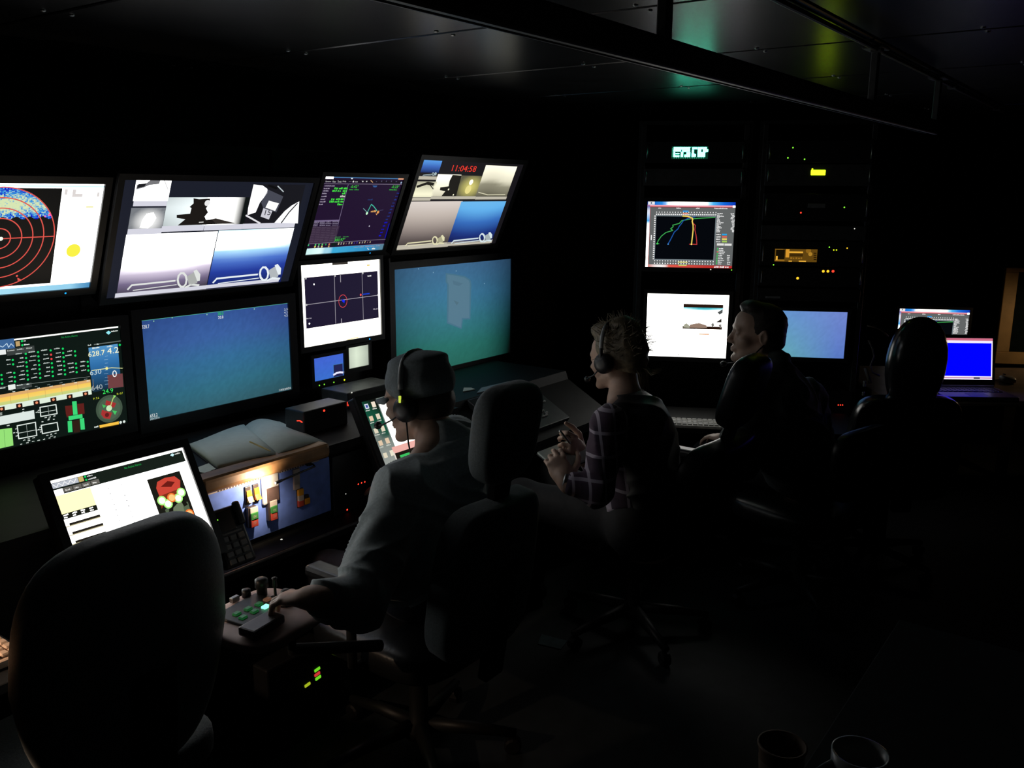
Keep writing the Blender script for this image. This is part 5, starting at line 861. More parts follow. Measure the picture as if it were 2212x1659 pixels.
# the man in the cap: chair with a control pod on its left arm
hc = dep(1068, 936, 2.36)
CH2 = highback_chair((hc.x-.0, hc.y+.29, 0), 0, 'tall dark chair with headrest behind the man in cap', recline=9, arms=True, hz=1.085, bw=.195, bh=.46, mat=pmat('grey_chair_fabric', (.14, .17, .18), .7, var=.2, scale=200, bump=.3, sheen=.3))
hw3 = dep(1588, 835, 3.1); highback_chair((hw3.x, hw3.y+.37, 0), 0, 'tall reclined dark chair with headrest behind the woman', recline=17, hz=1.035, bw=.28, mat=M_VINYL)
h4 = dep(1976, 775, 3.7); highback_chair((h4.x+.22, h4.y+.16, 0), -54, 'shiny black tall chair in front of the laptop', recline=6, hz=1.0, hv=.215, he=.95, hw=.12, arms=False, mat=pmat('glossy_black_leather', (.010, .011, .012), .2, var=.2, scale=70, bump=.15))
# joystick pod on an arm of the cap man's chair
JZ = .71; jp = at(568, 1322, 2, JZ); POD = thing('joystick_pod', 'pale round-cornered joystick pod with green lit keys under the hand', 'control pod', rotz((jp.x, jp.y, JZ), 8))
M_POD = pmat('pink_grey_pod', (.66, .48, .45), .5, var=.1, scale=20)
JI = Matrix.Rotation(-math.radians(8), 4, 'Z') @ Matrix.Translation(-Vector((jp.x, jp.y, JZ)))
def jq(zx, zy, z=JZ): return JI @ at(440+zx/5.185, 1180+zy/5.185, 2, z)
MB().cushion((0, 0, -.018), .135, .125, .018, .5, 40).build('plate', M_POD, POD, True)
MB().tube([(.06, -.03, -.03), (.06, -.03, -.12), (.3, -.12, -.2)], .016, 8).build('support_arm', M_STEEL, POD, True)
M_GKEY = emat('green_key', rgb(24, 82, 40), .55, base=(.02, .12, .04)); M_GLIT = emat('lit_green_key', rgb(120, 255, 190), 2.2, True)
kp = jq(520, 720); kb_ = MB().rbox((kp.x-.07, kp.y-.05, -.002), (kp.x+.07, kp.y+.05, .006), .003).build('key_block', M_CASE, POD); 
for (zx, zy, m_) in ((370, 745, M_GKEY), (440, 785, M_GKEY), (497, 690, M_GKEY), (567, 718, M_GKEY), (617, 637, M_GKEY), (692, 667, M_GLIT), (712, 585, emat('amber_key', rgb(120, 82, 60), .5))):
    q = jq(zx, zy, JZ+.01); MB().rbox((q.x-.0095, q.y-.0075, .004), (q.x+.0095, q.y+.0075, .011), .002, 1).build('key', m_, POD)
q = jq(650, 840, JZ+.02); MB().rbox((q.x-.05, q.y-.026, 0), (q.x+.05, q.y+.026, .022), .005).build('touch_pad', pmat('pad_grey', (.12, .11, .11), .35), POD)
q = jq(805, 590, JZ+.0); MB().lathe([(.014, 0), (.012, .006), (.004, .008), (.0035, .03), (.0065, .034), (.0055, .05), (.007, .056), (.004, .058)], 12, (q.x, q.y, 0)).build('toggle_stick', M_CASE, POD, True)
q = jq(655, 545, JZ+.0); MB().lathe([(.013, 0), (.013, .02), (.017, .022), (.016, .042), (.01, .046)], 14, (q.x, q.y, 0)).build('knob', M_CASE, POD, True)
q = jq(480, 560, JZ); MB().lathe([(.012, 0), (.011, .018), (.006, .02)], 12, (q.x, q.y, 0)).build('knob', M_CASE, POD, True); q = jq(345, 580, JZ+.01); MB().rbox((q.x-.012, q.y-.006, 0), (q.x+.012, q.y+.006, .014), .002).build('chrome_switch', M_METAL, POD)
jj = jq(925, 640, JZ); JB = MB().lathe([(.024, 0), (.022, .006), (.014, .010), (.006, .014), (.006, .022), (.012, .026), (.012, .034), (.006, .038)], 16, (jj.x, jj.y, 0)).build('joystick', M_CASE, POD, True)
led(POD, (jj.x-.034, jj.y+.005, .0), .0025, LEDS['green'])
# ================================================================== people: smooth blended volumes, one skin per body
def seg(a, ra, b, rb, k=.02): return ('c', np.array(a, float), ra, np.array(b, float), rb, k)
def ell(c, r, R3=None, k=.02, neg=False): return ('e', np.array(c, float), np.array(r, float), np.eye(3) if R3 is None else np.array(R3), k, neg)
def volume(prims, h):
    lo = np.full(3, 1e9); hi = -lo
    for p in prims:
        if p[0] == 'c': lo = np.minimum(lo, np.minimum(p[1]-p[2], p[3]-p[4])); hi = np.maximum(hi, np.maximum(p[1]+p[2], p[3]+p[4]))
        elif not p[5]: m = p[2].max(); lo = np.minimum(lo, p[1]-m); hi = np.maximum(hi, p[1]+m)
    lo -= 5*h; hi += 5*h; N = np.ceil((hi-lo)/h).astype(int)+1; F = np.full(N, .06, np.float32); ax = [(lo[i]+h*np.arange(N[i])).astype(np.float32) for i in range(3)]
    for p in prims:
        k = p[5] if p[0] == 'c' else p[4]; mg = k+3*h+.01
        if p[0] == 'c': a = np.minimum(p[1]-p[2], p[3]-p[4])-mg; b = np.maximum(p[1]+p[2], p[3]+p[4])+mg
        else: a = p[1]-p[2].max()-mg; b = p[1]+p[2].max()+mg
        i0 = np.maximum(0, ((a-lo)/h).astype(int)); i1 = np.minimum(N, ((b-lo)/h).astype(int)+2)
        if (i1 <= i0).any(): continue
        X, Y, Z = np.meshgrid(*[ax[i][i0[i]:i1[i]] for i in range(3)], indexing='ij', sparse=True); S = tuple(slice(i0[i], i1[i]) for i in range(3))
        if p[0] == 'c':
            ba = (p[3]-p[1]).astype(np.float32); l2 = max(float(ba@ba), 1e-9); x, y, z = X-p[1][0], Y-p[1][1], Z-p[1][2]
            t = np.clip((x*ba[0]+y*ba[1]+z*ba[2])/l2, 0, 1); d = np.sqrt((x-t*ba[0])**2+(y-t*ba[1])**2+(z-t*ba[2])**2)-(p[2]+(p[4]-p[2])*t)
        else:
            R_ = p[3]; x, y, z = X-p[1][0], Y-p[1][1], Z-p[1][2]; q = [(x*R_[0, i]+y*R_[1, i]+z*R_[2, i])/p[2][i] for i in range(3)]
            k0 = np.sqrt(q[0]**2+q[1]**2+q[2]**2)+1e-6; k1 = np.sqrt((q[0]/p[2][0])**2+(q[1]/p[2][1])**2+(q[2]/p[2][2])**2)+1e-6; d = k0*(k0-1)/k1
        A = F[S]
        if p[0] == 'e' and p[5]: A2, d = -A, d; w_ = np.clip(.5+.5*(d-A2)/k, 0, 1); F[S] = -(d*(1-w_)+A2*w_-k*w_*(1-w_))
        else: w_ = np.clip(.5+.5*(d-A)/k, 0, 1); F[S] = d*(1-w_)+A*w_-k*w_*(1-w_)
    return F, lo, h
def surface(vol):
    F, lo, h = vol; s = F < 0; n = np.array(F.shape)
    cnt = np.zeros(n-1, np.int8)
    for i in (0, 1):
        for j in (0, 1):
            for k in (0, 1): cnt += s[i:n[0]-1+i, j:n[1]-1+j, k:n[2]-1+k]
    act = (cnt > 0) & (cnt < 8); I = np.argwhere(act); idx = np.full(n-1, -1, np.int32); idx[act] = np.arange(len(I))
    off = np.array([(i, j, k) for i in (0, 1) for j in (0, 1) for k in (0, 1)]); val = np.stack([F[I[:, 0]+o[0], I[:, 1]+o[1], I[:, 2]+o[2]] for o in off], 1)
    acc = np.zeros((len(I), 3)); num = np.zeros(len(I))
    for a in range(8):
        for b in range(a+1, 8):
            if np.abs(off[a]-off[b]).sum() != 1: continue
            m = (val[:, a] < 0) != (val[:, b] < 0); t = np.where(m, val[:, a]/(val[:, a]-val[:, b]+1e-12), 0); acc += np.where(m[:, None], off[a]+t[:, None]*(off[b]-off[a]), 0); num += m
    V = lo+h*(I+acc/num[:, None]); Q = []
    for ax_ in range(3):
        o1, o2 = [i for i in range(3) if i != ax_]; a = [slice(None)]*3; b = [slice(None)]*3; a[ax_] = slice(0, -1); b[ax_] = slice(1, None)
        E = np.argwhere(s[tuple(a)] != s[tuple(b)]); E = E[(E[:, o1] > 0) & (E[:, o2] > 0) & (E[:, o1] < n[o1]-1) & (E[:, o2] < n[o2]-1)]
        inside = s[E[:, 0], E[:, 1], E[:, 2]]; g = []
        for (u, v) in ((1, 1), (0, 1), (0, 0), (1, 0)): e = E.copy(); e[:, o1] -= u; e[:, o2] -= v; g.append(idx[e[:, 0], e[:, 1], e[:, 2]])
        q = np.stack(g, 1); flip = inside if ax_ != 1 else ~inside; q[~flip] = q[~flip][:, ::-1]; Q.append(q)
    Q = np.concatenate(Q); return V, Q[(Q >= 0).all(1)]
def relax(V, Q, it):
    e = np.concatenate([Q[:, [0, 1]], Q[:, [1, 2]], Q[:, [2, 3]], Q[:, [3, 0]]])
    for _ in range(it):
        S = np.zeros_like(V); n = np.zeros(len(V)); np.add.at(S, e[:, 0], V[e[:, 1]]); np.add.at(n, e[:, 0], 1); V = .5*V+.5*S/np.maximum(n, 1)[:, None]
    return V
def vnormals(V, Q):
    N = np.cross(V[Q[:, 2]]-V[Q[:, 0]], V[Q[:, 3]]-V[Q[:, 1]]); R_ = np.zeros_like(V)
    for i in range(4): np.add.at(R_, Q[:, i], N)
    return R_/np.maximum(np.linalg.norm(R_, axis=1), 1e-12)[:, None]
def np_mesh(name, V, Q, mat, parent=None, base=(0, 0, 0)):
    me = bpy.data.meshes.new(name); V = (V-np.array(base)).astype(np.float32); me.vertices.add(len(V)); me.vertices.foreach_set('co', V.ravel())
    me.loops.add(len(Q)*4); me.loops.foreach_set('vertex_index', Q.astype(np.int32).ravel()); me.polygons.add(len(Q)); me.polygons.foreach_set('loop_start', np.arange(0, len(Q)*4, 4, dtype=np.int32)); me.polygons.foreach_set('use_smooth', np.ones(len(Q), bool))
    me.update(calc_edges=True); me.validate(); me.materials.append(mat); o = bpy.data.objects.new(name, me); COL.objects.link(o)
    if parent: o.parent = parent
    return o
def folds(V, N, amp, f=28., seed=0):
    ph = seed*1.7; q = V*f; s1 = np.sin(q[:, 0]*.5+q[:, 2]*.45+1.9*np.sin(q[:, 2]*.33+q[:, 1]*.2+ph)+ph); s2 = np.sin(q[:, 2]*.8-q[:, 0]*.35+1.7*np.sin(q[:, 1]*.4+q[:, 0]*.25+2*ph)); s3 = np.sin(q[:, 0]*.21+q[:, 1]*.26+q[:, 2]*.17+ph); a = (1-2*np.abs(s1)**.7)*.6*(.5+.5*s3)+(1-2*np.abs(s2)**.7)*.5*(.5-.5*s3)
    return V+N*(amp*a)[:, None]
def blend(name, prims, h, mat, parent, base, it=3, fold=0., seed=0, f=28.):
    V, Q = surface(volume(prims, h)); V = relax(V, Q, it)
    if fold: V = folds(V, vnormals(V, Q), fold, f, seed)
    return np_mesh(name, V, Q, mat, parent, base)
def rot3(yaw, pitch=0., roll=0.):
    return np.array(Matrix.Rotation(math.radians(yaw), 3, 'Z') @ Matrix.Rotation(math.radians(pitch), 3, 'X') @ Matrix.Rotation(math.radians(roll), 3, 'Y'))
def head_prims(c, R3, s=1., female=False):
    c = np.array(c); P = lambda x, y, z: c+R3 @ (np.array((x, y, z))*s); o = []
    E = lambda p, r, k=.012, neg=False: o.append(ell(P(*p), np.array(r)*s, R3, k, neg)); S_ = lambda a, ra, b, rb, k=.010: o.append(seg(P(*a), ra*s, P(*b), rb*s, k))
    E((0, -.014, .034), (.075, .094, .086)); E((0, .034, -.028), (.058, .060, .084), .02); E((0, .05, .045), (.058, .042, .05), .02)
    j = .047 if not female else .042
    for q in (-1, 1): S_((q*j*1.15, -.004, -.048), .020, (q*.016, .074, -.098), .016, .02); E((q*.040, .060, -.022), (.024, .024, .022), .018)
    E((0, .081, -.100), (.017, .014, .015), .014); S_((-.034, .084, .024), .010, (.034, .084, .024), .010, .016)
    for q in (-1, 1): E((q*.031, .099, .004), (.015, .014, .011), .010, True); E((q*.031, .082, .004), (.0122, .0122, .0115), .004)
    S_((0, .087, .016), .008, (0, .110, -.026), .0105, .010); E((0, .108, -.029), (.011, .011, .010), .008)
    for q in (-1, 1): E((q*.0115, .099, -.033), (.008, .010, .007), .006)
    S_((-.018, .089, -.060), .0065, (.018, .089, -.060), .0065, .008); E((0, .096, -.0585), (.012, .006, .005), .006); E((0, .094, -.0705), (.014, .007, .006), .006); E((0, .107, -.0645), (.020, .009, .0022), .003, True); E((0, .095, -.082), (.018, .008, .005), .008, True)
    for q in (-1, 1): E((q*.077, -.010, -.004), (.009, .020, .032), .006); E((q*.085, -.004, -.002), (.006, .011, .020), .004, True)
    return o
def hand_prims(w, R3, side, curl, thumb=(.5, .3), spread=1.):
    """w wrist, R3 columns: x towards the thumb side, y along the fingers, z back of the hand"""
    w = np.array(w); o = []; P = lambda v: w+R3 @ np.array(v, float)
    o += [ell(P((0, .048, 0)), (.040, .050, .0145), R3, .010), seg(P((0, -.02, 0)), .026, P((0, .02, 0)), .027, .02)]
    for i, (x, L, r) in enumerate(((.031, .074, .0088), (.0105, .082, .009), (-.0105, .076, .0087), (-.0295, .060, .0078))):
        p = np.array((x, .088-.006*abs(i-1), .002)); a = 0.; q = p; d = np.array((x*.25*spread, 1, 0)); d /= np.linalg.norm(d)
        for jn, fr in enumerate((.45, .32, .23)):
            a += curl[i][jn]; v = np.array((d[0]*math.cos(a), d[1]*math.cos(a), -math.sin(a))); n_ = q+v*L*fr; o.append(seg(P(q), r*(1-.08*jn), P(n_), r*(1-.08*(jn+1)), .004)); q = n_
    t0 = np.array((.030, .018, -.006)); t1 = t0+np.array((.032, .026, -.010)); t2 = t1+.030*np.array((math.cos(thumb[0]*2), math.sin(thumb[0]*2), -thumb[1])); t3 = t2+.024*np.array((math.cos(thumb[0]*2.6), math.sin(thumb[0]*2.6), -thumb[1]))
    o += [seg(P(t0), .014, P(t1), .0115, .008), seg(P(t1), .0108, P(t2), .0098, .004), seg(P(t2), .0095, P(t3), .008, .004)]
    return o
def axes(y, z):
    y = np.array(y, float); y /= np.linalg.norm(y); z = np.array(z, float); z = z-y*(z@y); z /= np.linalg.norm(z); return np.stack([np.cross(y, z), y, z], 1)
M_SKIN = pmat('skin', (.56, .37, .28), .5, var=.12, scale=35, bump=.08)
def body(J, label, headR, hs, hands, female=False):
    """J: joints in the room. Returns the person object, its base and the joint table"""
    j = {k: np.array(v, float) for k, v in J.items()}; base = (j['hip'][0], j['hip'][1], 0.); pr = head_prims(j['head'], headR, hs, female)
    nk = j['head']+headR @ np.array((0, -.025, -.055)); sh = (j['sl']+j['sr'])/2; sw = np.linalg.norm(j['sl']-j['sr'])
    pr += [seg(nk, .052, j['neck'], .056, .03), ell((j['chest']), (.135, .09, .15), J.get('R'), .05), ell(j['hip']+np.array((0, 0, .02)), (.15, .11, .11), J.get('R'), .05), seg(j['chest'], .11, j['hip'], .12, .05), seg(j['neck'], .05, j['sl'], .05, .04), seg(j['neck'], .05, j['sr'], .05, .04)]
    for s in 'lr':
        pr += [seg(j['s'+s], .048, j['e'+s], .038, .02), seg(j['e'+s], .038, j['w'+s], .026, .015)]
        hp = j['hip']+(j['k'+s]-j['hip'])*.12; pr += [seg(hp, .078, j['k'+s], .052, .03), seg(j['k'+s], .05, j['a'+s], .034, .02), seg(j['a'+s]+np.array((0, -.02, -.05)), .03, j['a'+s]+np.array((0, .13, -.06)), .026, .02)]
    for hnd in hands: pr += hnd
    V, Q = surface(volume(pr, .0045)); V = relax(V, Q, 2); o = np_mesh('person', V, Q, M_SKIN, None, base); o.location = base; return o, base, j
def trousers(o, base, j, mat):
    pr = [ell(j['hip']+np.array((0, 0, .02)), (.18, .14, .13), None, .05)]
    for s in 'lr': hp = j['hip']+(j['k'+s]-j['hip'])*.12; pr += [seg(hp, .098, j['k'+s], .068, .03), seg(j['k'+s], .068, j['a'+s]+np.array((0, 0, -.03)), .058, .03)]
    blend('trousers', pr, .009, mat, o, base, 3, .004, 3, 24)
    for s in 'lr':
        a = j['a'+s]; blend('shoe', [seg(a+np.array((0, -.04, -.055)), .042, a+np.array((0, .14, -.065)), .036, .02), ell(a+np.array((0, .0, -.03)), (.045, .06, .05), None, .02), ell(a+np.array((0, .05, -.16)), (.2, .3, .062), None, .006, True)], .006, pmat('black_shoe', (.02, .02, .02), .4), o, base, 2)
def headset(o, base, c, R3, s, side_mic, boom, mat=None, hgt=.142):
    c = np.array(c); P = lambda x, y, z: tuple(c+R3 @ (np.array((x, y, z))*s)-np.array(base)); mat = mat or M_CASE
    arc = [P(.100*math.copysign(abs(math.cos(t))**.75, math.cos(t)), -.006-.004*math.sin(t), .0+hgt*math.sin(t)**.85) for t in [math.pi*k/20 for k in range(21)]]
    hb = MB().tube(arc, .0065, 8).build('headset', mat, o, True); MB().tube([arc[k] for k in range(13, 19)], .0085, 8).build('silver_band', pmat('headset_silver', (.35, .36, .36), .35), hb, True)
    for q in (-1, 1):
        Mx = Matrix.Translation(Vector(P(q*.09, -.006, -.004))) @ Matrix([list(R3[0]), list(R3[1]), list(R3[2])]).to_4x4() @ Matrix.Rotation(math.pi/2*q, 4, 'Y')
        MB().lathe([(.030, -.022), (.037, -.014), (.037, .004), (.031, .014), (.012, .017)], 20, (0, 0, 0), Mx).build('ear_cup', mat, hb, True)
    MB().tube([P(*b) for b in boom], .0028, 6).build('microphone_boom', mat, hb, True); b = P(*boom[-1]); MB().cushion((0, 0, 0), .012, .012, .012, 1., 14, None, Matrix.Translation(Vector(b))).build('microphone', mat, hb, True)
    return hb
V3 = lambda v: np.array((v[0], v[1], v[2]), float)
# ------------------------------------------------------------------ man in cap and grey jacket
hd1 = V3(dep(905, 868, 2.62)); R1 = rot3(12, -10)
hand = V3(jq(1000, 600, JZ)); hw_ = V3(at(655, 1278, 2, .785))
J1 = dict(head=hd1, neck=V3(dep(950, 955, 2.58)), chest=(1.88, 1.63, .79), hip=(1.84, 1.65, .56), sl=V3(dep(866, 1072, 2.40)), sr=(2.03, 1.70, .95), el=V3(dep(775, 1300, 2.18)), wl=V3(at(682, 1292, 2, .775)), er=(2.20, 1.80, .76), wr=(2.12, 2.02, .70),
         kl=(1.82, 2.06, .49), kr=(2.06, 2.06, .49), al=(1.85, 2.10, .10), ar=(2.06, 2.10, .10))
JW = J1['wl']; fd = V3(at(618, 1290, 2, .765))-JW
Hl = hand_prims(JW, axes(fd, (.15, -.25, 1)), 1, ((.35, .6, .5), (.45, .7, .5), (.5, .7, .5), (.5, .7, .5)), (.55, .5))
Hr = hand_prims(J1['wr'], axes((-.1, 1, -.1), (0, 0, 1)), -1, ((.2, .3, .3),)*4)
bo, b1, j1 = body(J1, '', R1, 1.0, [Hl, Hr]); tag(bo, 'person in cap and grey jacket with hand on joystick pod', 'person')
M_JACK = pmat('grey_jacket_cloth', (.38, .44, .45), .85, var=.15, scale=120, bump=.3, sheen=.2)
nkb = j1['neck']+np.array((.02, -.03, -.018)); pr = [ell(j1['chest'], (.185, .135, .175), None, .06), ell((j1['chest']*.35+j1['hip']*.65)+np.array((-.02, .01, 0)), (.19, .14, .18), None, .06), seg(nkb+np.array((0, -.02, -.02)), .07, j1['chest'], .11, .06), seg(nkb+np.array((0, -.01, -.015)), .060, j1['sl'], .068, .05), seg(nkb+np.array((0, -.01, -.02)), .060, j1['sr'], .068, .05),
      seg(j1['sl'], .082, j1['el'], .074, .03), seg(j1['sl']*.8+j1['chest']*.2, .10, j1['el']*.45+j1['hip']*.55+np.array((0, .0, .06)), .10, .05), *[seg(j1['el']*(1-t)+j1['wl']*t, .066-.022*t, j1['el']*(.985-t)+j1['wl']*(t+.015)+np.array((.004, 0, -.006)), .066-.022*t, .012) for t in (.25, .42, .58, .74)], seg(j1['el'], .072, j1['wl']*.80+j1['el']*.20, .044, .02), seg(j1['sr'], .074, j1['er'], .062, .03), seg(j1['er'], .06, j1['wr'], .042, .02), seg(nkb+np.array((0, .01, .0)), .066, nkb+np.array((-.01, .015, .03)), .064, .02)]
blend('jacket', pr, .006, M_JACK, bo, b1, 2, .010, 1, 62); trousers(bo, b1, j1, pmat('dark_jeans', (.025, .03, .045), .8))
cr_ = [(nkb+np.array((.082*math.cos(t), .07*math.sin(t)+.008, .022+.012*math.sin(t+2.6)))-np.array(b1)) for t in [2*math.pi*k/18 for k in range(19)]]
MB().tube([tuple(p) for p in cr_], .017, 8, False).build('collar', M_JACK, bo, True)
def HP(c, R3, s, base): return lambda x, y, z: np.array(c)+R3 @ (np.array((x, y, z))*s)
h1 = HP(hd1, R1, 1., b1); M_CAP = pmat('grey_cap_cloth', (.18, .215, .23), .9, var=.15, scale=150, bump=.3)
cp_ = [ell(h1(0, -.016, .062), (.090, .110, .078), R1, .02), seg(h1(-.07, .0, .045), .02, h1(.07, .0, .045), .02, .03), ell(h1(0, -.02, .125), (.075, .092, .022), R1, .03), ell(h1(0, .01, -.045), (.12, .2, .078), R1, .008, True)]
cap = blend('cap', cp_, .0045, M_CAP, bo, b1, 3, .0022, 2, 60); 
pts = [(x, .088*math.sqrt(max(0, 1-(x/.095)**2))+0, .030) for x in [-.078+.0156*k for k in range(11)]]; out = [(x*1.05, .088+.062*math.sqrt(max(0, 1-(x/.085)**2))-.05*abs(x)/.085, .018) for x in [-.078+.0156*k for k in range(11)]]
vs = [tuple(h1(*p)-np.array(b1)) for p in pts+out]; vs2 = [tuple(h1(p[0], p[1], p[2]-.005)-np.array(b1)) for p in pts+out]; m = MB(); n = 11; fs = []
for i in range(n-1): fs += [(i, i+1, n+i+1, n+i), (2*n+i, 2*n+n+i, 2*n+n+i+1, 2*n+i+1), (n+i, n+i+1, 3*n+i+1, 3*n+i), (i, 2*n+i, 2*n+i+1, i+1)]
fs += [(0, n, 3*n, 2*n), (n-1, 2*n+n-1, 3*n+n-1, 2*n-1)]; m.add(vs+vs2, fs); m.build('brim', M_CAP, cap, True)
blend('hair', [ell(h1(0, -.035, .0), (.079, .078, .07), R1, .01), ell(h1(0, .075, -.03), (.12, .085, .12), R1, .01, True), ell(h1(0, -.03, -.10), (.12, .12, .05), R1, .01, True)], .0045, pmat('brown_hair', (.05, .035, .025), .6), bo, b1, 2, .002, 4, 90)
hs1 = headset(bo, b1, hd1, R1, 1.02, 1, [(-.092, .0, -.01), (-.095, .04, -.030), (-.085, .085, -.045), (-.065, .110, -.048)], hgt=.149)
cb = [(-.093, -.005, -.04), (-.094, .0, -.10), (-.098, -.005, -.17), (-.11, -.02, -.24)]; MB().tube([tuple(h1(*c)-np.array(b1)) for c in cb], .0025, 6).build('cable', M_CASE, hs1, True)
MB().rbox((-.0035, -.003, -.01), (.0035, .003, .01), .001, 1).build('yellow_light', emat('headset_lamp', rgb(215, 235, 80), .8), hs1).location = tuple(h1(-.108, -.006, .030)-np.array(b1))
# ------------------------------------------------------------------ woman in plaid shirt
hd2 = V3(dep(1330, 776, 3.25)); R2 = rot3(-4, -8)
J2 = dict(head=hd2, neck=V3(dep(1352, 868, 3.2)), chest=V3(dep(1365, 975, 3.17)), hip=V3(dep(1400, 1125, 3.1))*np.array((1, 1, 0))+np.array((0, 0, .55)), sl=V3(dep(1315, 915, 3.02)), sr=V3(dep(1400, 915, 3.35)), el=V3(dep(1290, 1060, 2.95)), wl=V3(dep(1222, 1040, 2.97)), er=V3(dep(1330, 1050, 3.4)), wr=V3(dep(1258, 985, 3.12)),
         kl=(2.62, 1.86, .56), kr=(2.90, 1.90, .56), al=(2.66, 1.98, .10), ar=(2.88, 2.0, .10))
fl = V3(dep(1203, 1000, 3.0))-J2['wl']; frr = V3(dep(1232, 955, 3.05))-J2['wr']
H2l = hand_prims(J2['wl'], axes(fl, V3((-.7, -.5, .4))), 1, ((.5, .6, .4), (.5, .6, .4), (.6, .6, .4), (.6, .6, .4)), (.5, .5)); H2r = hand_prims(J2['wr'], axes(frr, V3((-.5, -.6, .5))), -1, ((.7, 1.0, .6), (.9, 1.2, .6), (1., 1.2, .6), (1., 1.2, .6)), (.6, .6), .6)
bw, b2, j2 = body(J2, '', R2, .94, [H2l, H2r], True); tag(bw, 'person in plaid shirt with headset, writing on a notepad', 'person')
def plaid():
    m = bpy.data.materials.new('plaid_cloth'); m.use_nodes = True; nt = m.node_tree; b = nt.nodes['Principled BSDF']; b.inputs['Roughness'].default_value = .9; b.inputs['Sheen Weight'].default_value = .15
    tc = nt.nodes.new('ShaderNodeTexCoord'); sx = nt.nodes.new('ShaderNodeSeparateXYZ'); nt.links.new(tc.outputs['Object'], sx.inputs[0]); prev = None
    base = nt.nodes.new('ShaderNodeRGB'); base.outputs[0].default_value = (.055, .035, .06, 1); prev = base.outputs[0]
    def stripe(expr, period, width, col, fac):
        nonlocal prev
        a = nt.nodes.new('ShaderNodeMath'); a.operation = 'MULTIPLY'; a.inputs[1].default_value = 1/period; nt.links.new(expr, a.inputs[0]); f = nt.nodes.new('ShaderNodeMath'); f.operation = 'FRACT'; nt.links.new(a.outputs[0], f.inputs[0]); l = nt.nodes.new('ShaderNodeMath'); l.operation = 'LESS_THAN'; l.inputs[1].default_value = width; nt.links.new(f.outputs[0], l.inputs[0])
        k = nt.nodes.new('ShaderNodeMath'); k.operation = 'MULTIPLY'; k.inputs[1].default_value = fac; nt.links.new(l.outputs[0], k.inputs[0]); mx = nt.nodes.new('ShaderNodeMix'); mx.data_type = 'RGBA'; nt.links.new(k.outputs[0], mx.inputs[0]); nt.links.new(prev, mx.inputs[6]); mx.inputs[7].default_value = (*col, 1); prev = mx.outputs[2]
    ad = nt.nodes.new('ShaderNodeMath'); ad.operation = 'SUBTRACT'; nt.links.new(sx.outputs[0], ad.inputs[0]); nt.links.new(sx.outputs[1], ad.inputs[1])
    stripe(ad.outputs[0], .085, .5, (.09, .05, .085), .6); stripe(sx.outputs[2], .085, .45, (.09, .05, .085), .5); stripe(ad.outputs[0], .07, .17, (.62, .54, .64), .8); stripe(sx.outputs[2], .07, .14, (.62, .54, .64), .75)
    nt.links.new(prev, b.inputs['Base Color']); return m
M_PLAID = plaid(); n2 = j2['neck']; fwd2 = np.array((math.sin(math.radians(-18)), math.cos(math.radians(-18)), 0))
pr = [ell(j2['chest'], (.15, .12, .17), rot3(18), .05), ell((j2['chest']*.4+j2['hip']*.6), (.155, .13, .15), rot3(18), .05), seg(n2+np.array((0, 0, -.03)), .06, j2['chest'], .10, .05), seg(n2+np.array((0, 0, -.035)), .052, j2['sl'], .058, .04), seg(n2+np.array((0, 0, -.035)), .052, j2['sr'], .058, .04), seg(j2['sl'], .062, j2['el'], .056, .03), seg(j2['el'], .056, j2['el']*.3+j2['wl']*.7, .044, .02), seg(j2['sr'], .062, j2['er'], .052, .03), seg(j2['er'], .052, j2['er']*.25+j2['wr']*.75, .042, .02)]
blend('plaid_shirt', pr, .0065, M_PLAID, bw, b2, 2, .007, 5, 62)
back = -fwd2; pv = [ell(j2['chest']+back*.045+np.array((0, 0, .02)), (.165, .115, .185), rot3(18), .05), ell(j2['chest']*.45+j2['hip']*.55+back*.04, (.17, .125, .16), rot3(18), .05), seg(n2+back*.03+np.array((0, 0, -.02)), .066, j2['chest']+back*.05, .10, .05), seg(n2+np.array((0, 0, -.02)), .055, j2['sl']*.6+n2*.4+back*.02, .06, .04), seg(n2+np.array((0, 0, -.02)), .056, j2['sr']+back*.02, .07, .04), ell(j2['chest']+fwd2*.17+np.array((0, 0, -.05)), (.2, .105, .4), rot3(18), .02, True)]
blend('dark_vest', pv, .0065, pmat('black_quilted_vest', (.028, .028, .03), .55, var=.2, scale=60, bump=.3), bw, b2, 3, .008, 6, 55); trousers(bw, b2, j2, pmat('black_trousers', (.018, .018, .02), .8))
h2 = HP(hd2, R2, .94, b2); M_HAIR2 = pmat('light_brown_hair', (.19, .15, .095), .55, var=.4, scale=80, bump=.5)
hp = [ell(h2(0, -.022, .040), (.083, .098, .090), R2, .02), ell(h2(0, -.075, .055), (.062, .062, .068), R2, .025), ell(h2(0, -.085, -.01), (.055, .045, .06), R2, .03), ell(h2(0, .03, .118), (.06, .06, .03), R2, .03), ell(h2(.0, -.05, .13), (.05, .05, .035), R2, .03), ell(h2(0, .090, -.035), (.11, .075, .10), R2, .012, True), ell(h2(0, -.02, -.11), (.12, .13, .06), R2, .02, True)]
hr_ = blend('hair', hp, .0045, M_HAIR2, bw, b2, 2, .006, 8, 75)
m = MB(); 
def strand(p0, p1, p2, r=.0013): m.tube([tuple(h2(*p0)-np.array(b2)), tuple(h2(*[(a+b)/2+.01*random.uniform(-1, 1) for a, b in zip(p0, p1)])-np.array(b2)), tuple(h2(*p1)-np.array(b2)), tuple(h2(*p2)-np.array(b2))], [r, r, r*.8, r*.3], 5)
